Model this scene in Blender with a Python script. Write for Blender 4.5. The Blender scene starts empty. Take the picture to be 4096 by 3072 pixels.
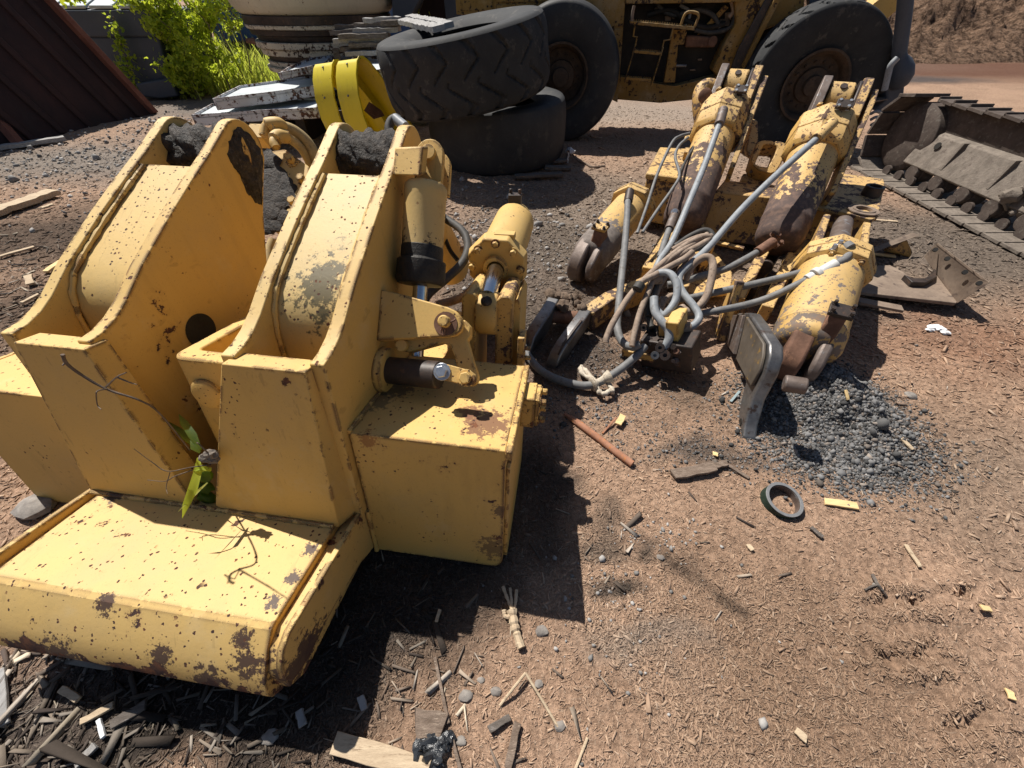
import bpy, bmesh, math, random
import numpy as np
from mathutils import Vector as Vec
from mathutils.bvhtree import BVHTree
random.seed(7); RNG = np.random.default_rng(11)
C = bpy.context.scene.collection
# ---------- the camera and how its rays meet the place ----------
F = 1560.0; PIT = math.radians(45); HC = 1.65
COSP, SINP = math.cos(PIT), math.sin(PIT)
A = lambda *p: np.array(p, float)
CAM = A(0, 0, HC)
def ray(px, py):
    x = (px-2048)/F; y = (py-1536)/F
    return A(x, COSP-y*SINP, -(y*COSP+SINP))
def atZ(px, py, z=0.0):                       # the point of a ray at world height z
    r = ray(px, py); return CAM + r*((z-HC)/r[2])
def atD(px, py, d): return CAM + ray(px, py)*d  # at depth d along the axis
def atY(px, py, y): r = ray(px, py); return CAM + r*(y/r[1])
def onpl(px, py, p0, n):
    r = ray(px, py); n = np.asarray(n, float); return CAM + r*(np.dot(np.asarray(p0)-CAM, n)/np.dot(r, n))
def unit(a): a = np.asarray(a, float); return a/np.linalg.norm(a)
def vpd(px, py): return unit(ray(px, py))
def perp(a):
    a = unit(a); b = np.cross(a, A(0, 0, 1) if abs(a[2]) < .9 else A(1, 0, 0)); b = unit(b); return b, np.cross(a, b)
# ---------- noise on a lattice (terrain, lumps) ----------
def vnoise(x, y, seed=0):
    x = np.asarray(x, float); y = np.asarray(y, float)
    xi = np.floor(x).astype(np.int64); yi = np.floor(y).astype(np.int64); fx = x-xi; fy = y-yi
    fx = fx*fx*(3-2*fx); fy = fy*fy*(3-2*fy)
    def h(a, b):
        n = (a*374761393 + b*668265263 + seed*974634533) & 0x7fffffff
        n = ((n ^ (n >> 13))*1274126177) & 0x7fffffff
        return ((n ^ (n >> 16)) & 0xffff)/65535.0
    return (h(xi, yi)*(1-fx)+h(xi+1, yi)*fx)*(1-fy) + (h(xi, yi+1)*(1-fx)+h(xi+1, yi+1)*fx)*fy
def fbm(x, y, sc, oct=4, seed=0):
    t = 0; a = .5
    for i in range(oct): t = t + a*(vnoise(np.asarray(x)*sc, np.asarray(y)*sc, seed+i)-.5); sc *= 2.03; a *= .5
    return t
# ---------- mesh builder ----------
ORG = {}
class MB:
    def __init__(s): s.v = []; s.f = []
    def add(s, vs, fs):
        b = len(s.v); s.v += [tuple(map(float, p)) for p in vs]; s.f += [tuple(b+i for i in f) for f in fs]; return s
    def prism(s, pts, vec):
        n = len(pts); vec = np.asarray(vec, float); P = [np.asarray(p, float) for p in pts]
        return s.add(P+[p+vec for p in P], [tuple(range(n))[::-1], tuple(range(n, 2*n))]+[(i, (i+1) % n, n+(i+1) % n, n+i) for i in range(n)])
    def hexa(s, q):      # eight corners: bottom ring then top ring
        return s.add(q, [(3, 2, 1, 0), (4, 5, 6, 7), (0, 1, 5, 4), (1, 2, 6, 5), (2, 3, 7, 6), (3, 0, 4, 7)])
    def box(s, o, a, b, c):
        o, a, b, c = [np.asarray(k, float) for k in (o, a, b, c)]
        return s.hexa([o, o+a, o+a+b, o+b, o+c, o+a+c, o+a+b+c, o+b+c])
    def cbox(s, ctr, a, b, c):
        a, b, c = [np.asarray(k, float) for k in (a, b, c)]
        return s.box(np.asarray(ctr)-(a+b+c)/2, a, b, c)
    def lathe(s, o, ax, prof, seg=24, ph=0.0, capped=True, ref=None):
        ax = unit(ax); e1, e2 = perp(ax)
        if ref is not None: e1 = unit(np.asarray(ref)-ax*np.dot(ref, ax)); e2 = np.cross(ax, e1)
        o = np.asarray(o, float); vs = []; m = len(prof)
        for t, r in prof:
            for k in range(seg):
                a = ph+2*math.pi*k/seg; vs.append(o+ax*t+(e1*math.cos(a)+e2*math.sin(a))*r)
        fs = [(i*seg+k, i*seg+(k+1) % seg, (i+1)*seg+(k+1) % seg, (i+1)*seg+k) for i in range(m-1) for k in range(seg)]
        if capped: fs += [tuple(range(seg))[::-1], tuple(range((m-1)*seg, m*seg))]
        return s.add(vs, fs)
    def cyl(s, p0, p1, r0, r1=None, seg=20, **k):
        p0 = np.asarray(p0, float); d = np.asarray(p1, float)-p0; L = np.linalg.norm(d)
        return s.lathe(p0, d, [(0, r0), (L, r0 if r1 is None else r1)], seg, **k)
    def ring(s, o, ax, ro, ri, h, seg=32, ref=None):
        return s.lathe(o, ax, [(0, ri), (0, ro), (h, ro), (h, ri), (0, ri)], seg, capped=False, ref=ref)
    def tube(s, pts, r, seg=10, sub=8, wob=0.0):
        pts = [np.asarray(p, float) for p in pts]
        if sub > 1 and len(pts) > 2:
            P = [2*pts[0]-pts[1]]+pts+[2*pts[-1]-pts[-2]]; q = []
            for i in range(1, len(P)-2):
                for k in range(sub):
                    t = k/sub; a, b, c, d = P[i-1:i+3]
                    q.append(.5*((2*b)+(c-a)*t+(2*a-5*b+4*c-d)*t*t+(3*b-a-3*c+d)*t**3))
            q.append(pts[-1]); pts = q
        n = len(pts); vs = []; T0 = unit(pts[1]-pts[0]); e1, e2 = perp(T0)
        rr = (lambda t: r) if not callable(r) else r
        for i, p in enumerate(pts):
            T = unit(pts[min(i+1, n-1)]-pts[max(i-1, 0)]); e1 = unit(e1-T*np.dot(e1, T)); e2 = np.cross(T, e1)
            R = rr(i/(n-1))*(1+wob*random.uniform(-1, 1))
            for k in range(seg):
                a = 2*math.pi*k/seg; vs.append(p+(e1*math.cos(a)+e2*math.sin(a))*R)
        fs = [(i*seg+k, i*seg+(k+1) % seg, (i+1)*seg+(k+1) % seg, (i+1)*seg+k) for i in range(n-1) for k in range(seg)]
        return s.add(vs, fs+[tuple(range(seg))[::-1], tuple(range((n-1)*seg, n*seg))])
    def bolt(s, o, ax, r, h, ph=.3):
        s.lathe(o, ax, [(0, r*1.4), (h*.2, r*1.4)], 16); s.lathe(np.asarray(o)+unit(ax)*h*.2, ax, [(0, r), (h*.75, r), (h*.85, r*.88)], 6, ph); return s
    def lump(s, o, r, n=2, amp=.3, sq=(1, 1, 1), seed=0, axes=None):
        bm = bmesh.new(); bmesh.ops.create_icosphere(bm, subdivisions=n, radius=1.0)
        o = np.asarray(o, float); vs = []
        for v in bm.verts:
            p = np.array(v.co); k = 1+amp*2*(fbm(p[0]*1.7+p[2]*.9+seed*3.1, p[1]*1.7-p[2]*1.3+seed, 1.0, 4, seed))
            q = p*k*r*A(*sq)
            if axes is not None: q = axes[0]*q[0]+axes[1]*q[1]+axes[2]*q[2]
            vs.append(o+q)
        bm.verts.index_update(); fs = [tuple(v.index for v in f.verts) for f in bm.faces]; bm.free()
        return s.add(vs, fs)
    def build(s, name, m, par=None, bev=0.0, smooth=38, label=None, seg=2, loc=None):
        me = bpy.data.meshes.new(name); L = ORG[par.name] if par is not None else (np.asarray(loc, float) if loc is not None else np.mean(np.array(s.v), 0)*A(1, 1, 0))
        me.from_pydata([tuple(np.array(p)-L) for p in s.v], [], s.f)
        bm = bmesh.new(); bm.from_mesh(me); bmesh.ops.recalc_face_normals(bm, faces=bm.faces); bm.to_mesh(me); bm.free()
        if smooth:
            me.polygons.foreach_set('use_smooth', [True]*len(me.polygons)); me.set_sharp_from_angle(angle=math.radians(smooth))
        me.materials.append(m); o = bpy.data.objects.new(name, me); C.objects.link(o); ORG[o.name] = L
        if par is not None: o.parent = par
        else: o.location = L
        if bev:
            b = o.modifiers.new('bevel', 'BEVEL'); b.width = bev; b.segments = seg; b.limit_method = 'ANGLE'; b.angle_limit = math.radians(40)
        if label: o['label'] = label
        return o
def thing(name, label, cat, loc, group=None):
    o = bpy.data.objects.new(name, None); C.objects.link(o); o.location = tuple(loc); o.empty_display_size = .1
    ORG[o.name] = np.asarray(loc, float); return tag(o, label, cat, group)
def tag(o, label, cat, group=None, kind=None):
    o['label'] = label; o['category'] = cat
    if group: o['group'] = group
    if kind: o['kind'] = kind
    return o
def struct(o): o['kind'] = 'structure'; return o
# ---------- node materials ----------
class NT:
    def __init__(s, name):
        s.m = bpy.data.materials.new(name); s.m.use_nodes = True; s.t = s.m.node_tree; s.p = s.t.nodes['Principled BSDF']
        s.geo = s.t.nodes.new('ShaderNodeNewGeometry'); s.pos = s.geo.outputs['Position']
    def put(s, sock, v):
        if hasattr(v, 'is_output'): s.t.links.new(v, sock)
        elif v is not None: sock.default_value = v if not (isinstance(v, tuple) and len(v) == 3 and sock.type == 'RGBA') else v+(1,)
    def noise(s, sc, det=5, rough=.6, vec=None, dist=0.0, st=None):
        n = s.t.nodes.new('ShaderNodeTexNoise'); n.inputs['Scale'].default_value = sc; n.inputs['Detail'].default_value = det
        n.inputs['Roughness'].default_value = rough; n.inputs['Distortion'].default_value = dist; s.put(n.inputs['Vector'], s.scale(st, vec) if st else (vec or s.pos)); return n.outputs['Fac']
    def scale(s, st, vec=None):
        n = s.t.nodes.new('ShaderNodeMapping'); n.inputs['Scale'].default_value = st; s.put(n.inputs['Vector'], vec or s.pos); return n.outputs[0]
    def voro(s, sc, vec=None, feat='F1', out='Distance', rnd=1.0):
        n = s.t.nodes.new('ShaderNodeTexVoronoi'); n.feature = feat; n.inputs['Scale'].default_value = sc; n.inputs['Randomness'].default_value = rnd; s.put(n.inputs['Vector'], vec or s.pos); return n.outputs[out]
    def ma(s, op, a, b=None, cl=False):
        n = s.t.nodes.new('ShaderNodeMath'); n.operation = op; n.use_clamp = cl; s.put(n.inputs[0], a)
        if b is not None: s.put(n.inputs[1], b)
        return n.outputs[0]
    def ss(s, x, lo, hi):
        n = s.t.nodes.new('ShaderNodeMapRange'); n.interpolation_type = 'SMOOTHSTEP'; s.put(n.inputs[0], x); n.inputs[1].default_value = lo; n.inputs[2].default_value = hi; return n.outputs[0]
    def mix(s, f, a, b, mode='MIX'):
        n = s.t.nodes.new('ShaderNodeMix'); n.data_type = 'RGBA'; n.blend_type = mode; s.put(n.inputs[0], f); s.put(n.inputs[6], a); s.put(n.inputs[7], b); return n.outputs[2]
    def bump(s, h, st=.3, d=.01, nrm=None):
        n = s.t.nodes.new('ShaderNodeBump'); n.inputs['Strength'].default_value = st; n.inputs['Distance'].default_value = d; s.put(n.inputs['Height'], h)
        if nrm: s.put(n.inputs['Normal'], nrm)
        s.t.links.new(n.outputs[0], s.p.inputs['Normal']); return n.outputs[0]
    def edge(s, r=.012, lo=.02, hi=.12):
        n = s.t.nodes.new('ShaderNodeBevel'); n.samples = 4; n.inputs['Radius'].default_value = r
        d = s.t.nodes.new('ShaderNodeVectorMath'); d.operation = 'DOT_PRODUCT'; s.t.links.new(n.outputs[0], d.inputs[0]); s.t.links.new(s.geo.outputs['Normal'], d.inputs[1])
        return s.ss(s.ma('SUBTRACT', 1.0, d.outputs['Value']), lo, hi)
    def attr(s, name):
        n = s.t.nodes.new('ShaderNodeAttribute'); n.attribute_name = name; return n.outputs['Color']
    def out(s, col, rough=.6, metal=0.0, spec=.5):
        s.put(s.p.inputs['Base Color'], col); s.put(s.p.inputs['Roughness'], rough); s.put(s.p.inputs['Metallic'], metal); s.put(s.p.inputs['Specular IOR Level'], spec); return s.m
def paint(name, base, chips=.5, spots=.5, edge=.6, rust=(.05, .026, .022), rust2=(.17, .065, .028), rough=.6, grime=.35, seed=0.0, fine=.5, dust=(.34, .27, .17), axis=None, stx=(1, 1, 1), stains=()):
    k = NT(name); P = k.scale(stx); P.node.inputs['Location'].default_value = (seed, seed*1.7, seed*.3)
    n1 = k.noise(3.2, 8, .68, P); n2 = k.noise(19, 6, .65, P)
    warp = k.ma('ADD', k.ma('MULTIPLY', n1, .5), k.ma('MULTIPLY', n2, .5))
    if axis:
        dd = k.t.nodes.new('ShaderNodeVectorMath'); dd.operation = 'DOT_PRODUCT'; k.put(dd.inputs[0], k.pos); dd.inputs[1].default_value = tuple(axis[1])
        tt = k.ss(dd.outputs['Value'], float(np.dot(axis[0], axis[1])), float(np.dot(axis[0], axis[1]))+axis[2]); warp = k.ma('ADD', warp, k.ma('MULTIPLY', tt, axis[3]))
    big = k.ss(warp, .665-.15*chips, .675-.15*chips)
    def blots(sc, rmax, jit, dens):
        pw = k.mix(.03*22/sc, P, k.t.nodes.new('ShaderNodeTexNoise').outputs['Color'], 'ADD'); pw.node.inputs[7].links[0].from_node.inputs['Scale'].default_value = sc*2.2; k.put(pw.node.inputs[7].links[0].from_node.inputs['Vector'], P)
        d = k.voro(sc, pw); cr = k.voro(sc, pw, 'F1', 'Color'); sep = k.t.nodes.new('ShaderNodeSeparateColor'); k.put(sep.inputs[0], cr)
        r = k.ma('MULTIPLY', k.ma('POWER', sep.outputs[0], 2.6/max(dens, .05)), rmax); return k.ss(k.ma('SUBTRACT', r, d), 0.0, .03)
    nz = k.t.nodes.new('ShaderNodeSeparateXYZ'); k.put(nz.inputs[0], k.geo.outputs['Normal']); upw = k.ma('ADD', .30, k.ma('MULTIPLY', k.ss(nz.outputs[2], .1, .8), .70)); sp = k.ma('MULTIPLY', k.ma('MAXIMUM', k.ma('MULTIPLY', blots(15, .24, .3, spots*.6), k.ss(k.noise(2.7, 3, .5, P), .49, .55)), k.ma('MULTIPLY', blots(38, .30, .3, spots), k.ss(k.noise(3.7, 4, .6, P), .50, .57))), k.ss(k.ma('ADD', upw, k.ma('MULTIPLY', k.noise(6, 3, .6, P), .8)), .84, .90)); sp2 = blots(70, .40, .3, fine); sp2 = k.ma('MULTIPLY', sp2, k.ss(k.ma('ADD', k.noise(4, 3, .6, P), k.ma('MULTIPLY', upw, .25)), .72-.12*fine, .80-.12*fine))
    m = k.ma('MAXIMUM', k.ma('MAXIMUM', big, sp), sp2)
    if edge:
        e = k.ma('MULTIPLY', k.edge(.02, .006, .05), k.ss(k.ma('ADD', k.noise(13, 6, .7, P), 0), .625-.15*edge, .655-.15*edge)); m = k.ma('MAXIMUM', m, e)
    tone = k.mix(k.noise(1.7, 5, .6, P), tuple(x*.86 for x in base), tuple(min(1, x*1.12) for x in base))
    tone = k.mix(k.ma('MULTIPLY', k.ss(k.noise(2.3, 7, .7, P), .45, .8), grime), tone, dust)
    tone = k.mix(k.ma('MULTIPLY', k.ss(k.noise(160, 2, .5, P), .62, .7), .35*fine), tone, tuple(x*.45 for x in base))
    halo = k.ss(warp, .62-.15*chips, .665-.15*chips)
    tone = k.mix(k.ma('MULTIPLY', halo, .35), tone, tuple(.6*a+.4*b for a, b in zip(base, rust2)))
    rc = k.mix(k.ss(k.noise(23, 5, .7, P), .42, .68), rust, rust2)
    tone = k.mix(k.ma('MULTIPLY', k.ss(k.noise(9, 4, .6, st=(1, 1, .12)), .52, .78), .30), tone, tuple(x*.55 for x in base))
    tone = k.mix(k.ma('MULTIPLY', k.ss(k.noise(5, 6, .7, P), .56, .72), .25), tone, (.60, .47, .27))
    tone = k.mix(k.ma('MULTIPLY', k.ss(k.noise(45, 3, .6, st=(1, .07, .3)), .64, .70), .35), tone, tuple(.5*x for x in base))
    tone = k.mix(k.ma('MULTIPLY', k.ss(nz.outputs[2], .25, .85), .10+.35*grime), tone, tuple(min(1, x*.45+y*.55) for x, y in zip(base, (.70, .56, .34))))  # upward faces paler: settled dust, with sunlit paleness painted into the colour
    for sp_o, sp_r, sp_c, sp_k in stains:
        dn = k.t.nodes.new('ShaderNodeVectorMath'); dn.operation = 'DISTANCE'; k.put(dn.inputs[0], k.pos); dn.inputs[1].default_value = tuple(map(float, sp_o))
        f_ = k.ss(k.ma('ADD', k.ma('MULTIPLY', dn.outputs['Value'], 1/sp_r), k.ma('MULTIPLY', k.ma('SUBTRACT', k.noise(28/(.3+sp_r*6), 7, .75, P), .5), 4.2)), .95, .72); tone = k.mix(k.ma('MULTIPLY', f_, sp_k), tone, sp_c)
    k.bump(k.ma('ADD', k.ma('MULTIPLY', m, -1.0), k.ma('ADD', k.ma('MULTIPLY', k.noise(90, 3, .6, P), .35), k.ma('MULTIPLY', k.noise(6, 3, .6, P), .8))), .35, .004)
    return k.out(k.mix(m, tone, rc), k.ma('ADD', rough, k.ma('MULTIPLY', m, .3)), 0, .4)
def rough_mat(name, a, b, sc=8, rough=.85, bump=.5, bd=.01, metal=0.0, spec=.3, c=None, st=(1, 1, 1), fine=60):
    k = NT(name); P = k.scale(st); n = k.noise(sc, 8, .68, P); f = k.noise(fine, 5, .7, P)
    col = k.mix(k.ss(n, .3, .7), a, b)
    if c: col = k.mix(k.ss(k.noise(sc*2.3, 6, .7, P), .55, .66), col, c)
    col = k.mix(.35, col, k.mix(f, (.15, .15, .15), (.85, .85, .85)), 'OVERLAY')
    k.bump(k.ma('ADD', k.ma('MULTIPLY', n, 1.0), k.ma('MULTIPLY', f, .5)), bump, bd)
    return k.out(col, rough, metal, spec)
YEL = (.60, .372, .098)
M = {}
M['yellow'] = paint('yellow_paint', YEL, .34, .75, .9, fine=.7)
M['yellow_web'] = paint('yellow_paint_speckled', (.63, .415, .13), .34, .5, .7, grime=.5, seed=3.1, fine=1.1)
M['yellow_tongue'] = paint('yellow_paint_chipped', (.63, .39, .105), .46, .95, 1.0, seed=5.0, fine=.7)
M['yellow_clean'] = paint('yellow_paint_fair', (.585, .365, .098), .2, .4, .7, seed=1.2, fine=.3)
M['yellow_worn'] = paint('worn_yellow_paint', (.56, .335, .095), .80, .9, 1.0, rust=(.075, .045, .032), rust2=(.17, .095, .06), rough=.62, grime=.7, seed=8, fine=1.4)
M['yellow_rust'] = paint('rusted_yellow_paint', (.52, .305, .09), .98, 1.0, 1.0, rust=(.085, .055, .045), rust2=(.16, .105, .08), rough=.6, grime=.7, seed=12, fine=1.5)
M['yellow_shade'] = paint('loader_shade_paint', (.27, .15, .030), .72, .7, .6, rust=(.03, .02, .016), rust2=(.08, .045, .03), rough=.65, grime=.8, seed=20, fine=.8)  # loader's shade put into a darker copy of the yellow, besides its grime
M['lemon'] = paint('lemon_paint', (.70, .56, .02), .12, .25, .4, rust=(.12, .08, .02), rough=.38, grime=.08, seed=2.2, fine=.15)
M['white_scrap'] = paint('white_flaking_paint', (.60, .62, .66), 1.0, .4, 1.3, rust=(.055, .03, .026), rust2=(.16, .08, .05), rough=.5, grime=.2, seed=4, fine=.4)
M['cream'] = paint('cream_paint', (.62, .56, .42), .42, .3, .5, rust=(.10, .06, .04), rough=.5, grime=.25, seed=6, fine=.3)
M['cream_rust'] = paint('cream_flaking_paint', (.62, .57, .45), .72, .6, 1.2, rust=(.045, .028, .022), rust2=(.13, .06, .035), rough=.7, grime=.3, seed=9, fine=.8)
M['bin_grey'] = rough_mat('dark_slate_paint', (.055, .065, .085), (.075, .085, .105), 2.5, .6, .15)
M['bin_pale'] = rough_mat('pale_sheet', (.38, .42, .44), (.52, .55, .55), 3, .7, .2)
M['bin_rust'] = rough_mat('dark_rust_sheet', (.030, .017, .016), (.055, .026, .022), 2.0, .75, .3, c=(.035, .022, .02), st=(1, 1, .5))
M['red_rust'] = rough_mat('red_rust_beam', (.16, .06, .04), (.24, .10, .065), 6, .85, .4)
M['blue'] = rough_mat('blue_container', (.05, .10, .22), (.07, .13, .27), 2, .6, .2)
M['rubber'] = rough_mat('tyre_rubber', (.020, .021, .023), (.036, .036, .037), 3, .78, .4, .006, c=(.065, .06, .055))
M['rubber_worn'] = rough_mat('tyre_rubber_worn', (.024, .025, .028), (.04, .04, .041), 2.5, .62, .35, .006, c=(.06, .057, .052))
M['rim_rust'] = rough_mat('rusty_rim', (.042, .030, .022), (.090, .060, .040), 7, .8, .4, c=(.04, .024, .018))
M['rust'] = rough_mat('rust', (.10, .052, .034), (.20, .105, .068), 9, .8, .5, .004, c=(.25, .13, .08))
M['rust_pipe'] = rough_mat('rust_pipe', (.26, .12, .07), (.38, .19, .12), 14, .9, .5, .003, c=(.45, .17, .05), fine=140)
M['steel'] = rough_mat('worn_steel', (.13, .125, .125), (.27, .26, .25), 7, .42, .4, .003, .75, .5, c=(.10, .065, .05))
M['steel_rust'] = rough_mat('brown_worn_steel', (.10, .07, .055), (.19, .15, .13), 8, .55, .45, .003, .35, .5, c=(.22, .21, .21))
M['dark_steel'] = rough_mat('dark_oily_steel', (.025, .02, .018), (.06, .042, .034), 10, .5, .4, .003, .2, .5, c=(.10, .055, .035))
M['plate'] = rough_mat('dusty_steel_plate', (.17, .125, .095), (.27, .205, .155), 6, .8, .3, .003, c=(.11, .08, .065))
M['track'] = rough_mat('dusty_track_steel', (.13, .108, .088), (.225, .188, .155), 9, .9, .8, .012, c=(.12, .095, .08), fine=45)
M['track_dark'] = rough_mat('dark_track_steel', (.06, .045, .038), (.11, .085, .07), 8, .85, .6, .01, c=(.14, .12, .10))
M['chrome'] = rough_mat('chrome_rod', (.52, .53, .55), (.62, .63, .65), 4, .16, .08, .002, 1.0)
M['grease'] = rough_mat('black_grease', (.016, .013, .011), (.065, .050, .039), 30, .62, 1.0, .02, c=(.12, .097, .075), fine=80)
M['black_cap'] = rough_mat('black_oily_cap', (.012, .011, .010), (.03, .026, .022), 18, .55, .6, .008)
M['hose_grey'] = rough_mat('grey_rubber_hose', (.13, .13, .13), (.21, .205, .2), 12, .6, .3, .003, c=(.13, .12, .11))
M['hose_pale'] = rough_mat('pale_rubber_hose', (.22, .235, .25), (.31, .325, .34), 12, .5, .25, .003, c=(.2, .2, .2))
M['hose_tan'] = rough_mat('tan_dusty_hose', (.22, .16, .12), (.34, .26, .20), 16, .8, .5, .004, c=(.15, .11, .08))
M['hose_yellow'] = rough_mat('painted_hose', (.34, .25, .12), (.47, .34, .15), 16, .75, .5, .003, c=(.20, .16, .10))
M['hose_dark'] = rough_mat('dark_hose', (.035, .033, .031), (.075, .07, .064), 14, .65, .3, .003)
M['black'] = rough_mat('engine_bay_black', (.012, .011, .010), (.026, .022, .018), 6, .7, .3)
M['zinc'] = rough_mat('zinc_bolt', (.45, .48, .52), (.58, .60, .62), 30, .35, .2, .002, .8)
M['wood_grey'] = rough_mat('weathered_wood', (.26, .25, .24), (.40, .385, .37), 4, .9, .6, .006, st=(9, 1.2, 9), c=(.17, .15, .135))
M['wood_dark'] = rough_mat('dark_weathered_wood', (.08, .065, .055), (.17, .145, .125), 4, .9, .7, .008, st=(2, 9, 9), c=(.25, .22, .2))
M['wood_tan'] = rough_mat('pale_split_wood', (.40, .30, .20), (.56, .44, .30), 5, .85, .6, .004, st=(2, 12, 9), c=(.28, .2, .13))
M['wood_fresh'] = rough_mat('fresh_split_wood', (.62, .43, .20), (.74, .55, .28), 6, .8, .4, .003, st=(2, 14, 9))
M['bark'] = rough_mat('brown_bark', (.12, .085, .062), (.24, .18, .14), 9, .9, .8, .006, st=(2, 8, 8), c=(.33, .26, .2))
M['rag'] = rough_mat('dirty_cloth', (.42, .36, .28), (.58, .51, .41), 25, .95, .8, .006, c=(.3, .24, .18))
M['plastic'] = rough_mat('black_plastic_film', (.02, .022, .025), (.05, .053, .058), 12, .25, .6, .01, 0, .6)
M['paper'] = rough_mat('white_paper', (.70, .71, .72), (.82, .82, .82), 10, .9, .5, .006)
M['ring_green'] = rough_mat('dark_green_paint', (.012, .028, .020), (.022, .042, .03), 20, .6, .3, .003)
M['ring_steel'] = rough_mat('grey_ring_steel', (.17, .17, .175), (.24, .24, .24), 24, .6, .3, .003, .2)
M['stone'] = rough_mat('grey_stone', (.17, .15, .135), (.30, .27, .24), 20, .9, .6, .005)
M['twig'] = rough_mat('dry_twig', (.085, .062, .045), (.17, .13, .10), 40, .9, .4, .002)
M['blue_tape'] = rough_mat('blue_wrap', (.04, .10, .24), (.07, .15, .30), 9, .4, .2, .003)
M['teal'] = rough_mat('grey_teal_strip', (.20, .27, .29), (.28, .34, .35), 18, .6, .3, .003)
M['mud'] = rough_mat('dry_mud', (.10, .07, .05), (.20, .145, .105), 22, .95, 1.0, .01, fine=90)
M['white_fit'] = rough_mat('pale_fitting', (.50, .50, .48), (.62, .61, .58), 18, .5, .3, .003)
def leafmat(name, a, b, sc=3.0):
    k = NT(name); at = k.attr('col'); n = k.noise(sc, 3, .5)
    col = k.mix(1.0, k.mix(n, a, b), at, 'MULTIPLY'); k.put(k.p.inputs['Transmission Weight'], 0.0)
    tr = k.t.nodes.new('ShaderNodeBsdfTranslucent'); k.put(tr.inputs['Color'], k.mix(.5, col, (.72, .80, .06))); mx = k.t.nodes.new('ShaderNodeMixShader'); mx.inputs[0].default_value = .55
    k.out(col, .5, 0, .35); k.t.links.new(k.p.outputs[0], mx.inputs[1]); k.t.links.new(tr.outputs[0], mx.inputs[2])
    k.t.links.new(mx.outputs[0], k.t.nodes['Material Output'].inputs['Surface']); return k.m
M['leaf'] = leafmat('sapling_leaf', (.32, .42, .035), (.50, .55, .07))
M['grass'] = leafmat('grass_blade', (.32, .37, .08), (.52, .52, .19))
M['leaf_dark'] = leafmat('dock_leaf', (.04, .10, .018), (.08, .16, .03))
M['moss'] = leafmat('moss_green', (.03, .08, .012), (.06, .13, .02))
# ---------- ground: one sheet to the horizon ----------
def g_at(px, py): p = atZ(px, py); return p[0], p[1]
BUMPS = [(1.76, 1.52, .25, .22, .19), (1.62, 1.95, .25, .3, .06), (1.95, 1.25, .24, .16, .06), (.30, 2.62, .30, .22, .05), (.55, 1.95, .2, .16, .05),
         (1.0, 1.85, .35, .3, -.05), (.25, 3.75, .5, .25, .05), (-4.2, 4.4, 1.0, .6, .06), (3.6, 2.4, .6, .5, .03), (-6.0, 7.9, .9, .6, .12), (-.5, 5.0, .6, .3, .03)]
RUTS = [[g_at(*p) for p in q] for q in ([(3470, 2440), (3560, 2400), (3660, 2410), (3760, 2390), (3860, 2370), (3930, 2360)], [(3450, 2610), (3560, 2650), (3650, 2640), (3720, 2610), (3800, 2660)], [(3800, 2920), (3900, 2890), (3960, 2850)])]
def hgt(x, y):
    x = np.asarray(x, float); y = np.asarray(y, float); z = np.zeros_like(x)
    for bx, by, sx, sy, h in BUMPS: z = z + h*np.exp(-((x-bx)/sx)**2-((y-by)/sy)**2)
    d = np.hypot(x, y); k = np.exp(-((x-1.85)/.42)**2-((y-1.45)/.33)**2)
    for px_ in RUTS:
        for (ax_, ay_), (bx_, by_) in zip(px_[:-1], px_[1:]):
            vx, vy = bx_-ax_, by_-ay_; t_ = np.clip(((x-ax_)*vx+(y-ay_)*vy)/(vx*vx+vy*vy), 0, 1); dd = np.hypot(x-ax_-t_*vx, y-ay_-t_*vy)+fbm(x, y, 30, 2, 77)*.03; z = z-.020*np.exp(-(dd/.016)**2)+.012*np.exp(-((dd-.045)/.03)**2)
    return z + fbm(x, y, .9, 3, 3)*.05 + fbm(x, y, 7, 4, 5)*.018*np.clip(d/2, .6, 2.5) + fbm(x, y, 22, 3, 9)*(.010+.040*k) + fbm(x, y, 11, 3, 13)*.07*k
def hz(x, y): return float(hgt(np.array([x]), np.array([y]))[0])
def mass(name, v, f, col, m, kind, label=None, cat=None, smooth=False):     # big meshes from arrays
    me = bpy.data.meshes.new(name); n = f.shape[1]
    me.vertices.add(len(v)); me.vertices.foreach_set('co', v.astype(np.float32).ravel())
    me.loops.add(f.size); me.loops.foreach_set('vertex_index', f.astype(np.int32).ravel())
    me.polygons.add(len(f)); me.polygons.foreach_set('loop_start', np.arange(0, f.size, n, dtype=np.int32))
    me.update(calc_edges=True); me.validate()
    if smooth: me.polygons.foreach_set('use_smooth', [True]*len(me.polygons))
    if col is not None:
        a = me.attributes.new('col', 'FLOAT_COLOR', 'POINT'); a.data.foreach_set('color', np.c_[col, np.ones(len(col))].astype(np.float32).ravel())
    me.materials.append(m); o = bpy.data.objects.new(name, me); C.objects.link(o); o['kind'] = kind
    if label: o['label'] = label
    if cat: o['category'] = cat
    return o
ZONES = []   # soil colours, shade painted in below the machine: centre, radii, colour, strength
def zone(px, py, rx, ry, col, st=1.0):
    x, y = g_at(px, py); ZONES.append((x, y, rx, ry, A(*col), st))
GREY, DARK, MUD, RED, LITE = (.165, .155, .148), (.060, .058, .056), (.095, .066, .048), (.25, .135, .085), (.36, .25, .17)
zone(300, 640, 3.0, 1.1, (.20, .18, .16), .9); zone(900, 420, 2.2, 2.0, (.15, .14, .13), .9); zone(200, 950, 1.6, .75, MUD, 1.0); zone(150, 1250, 1.0, .5, MUD, .9)
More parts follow.
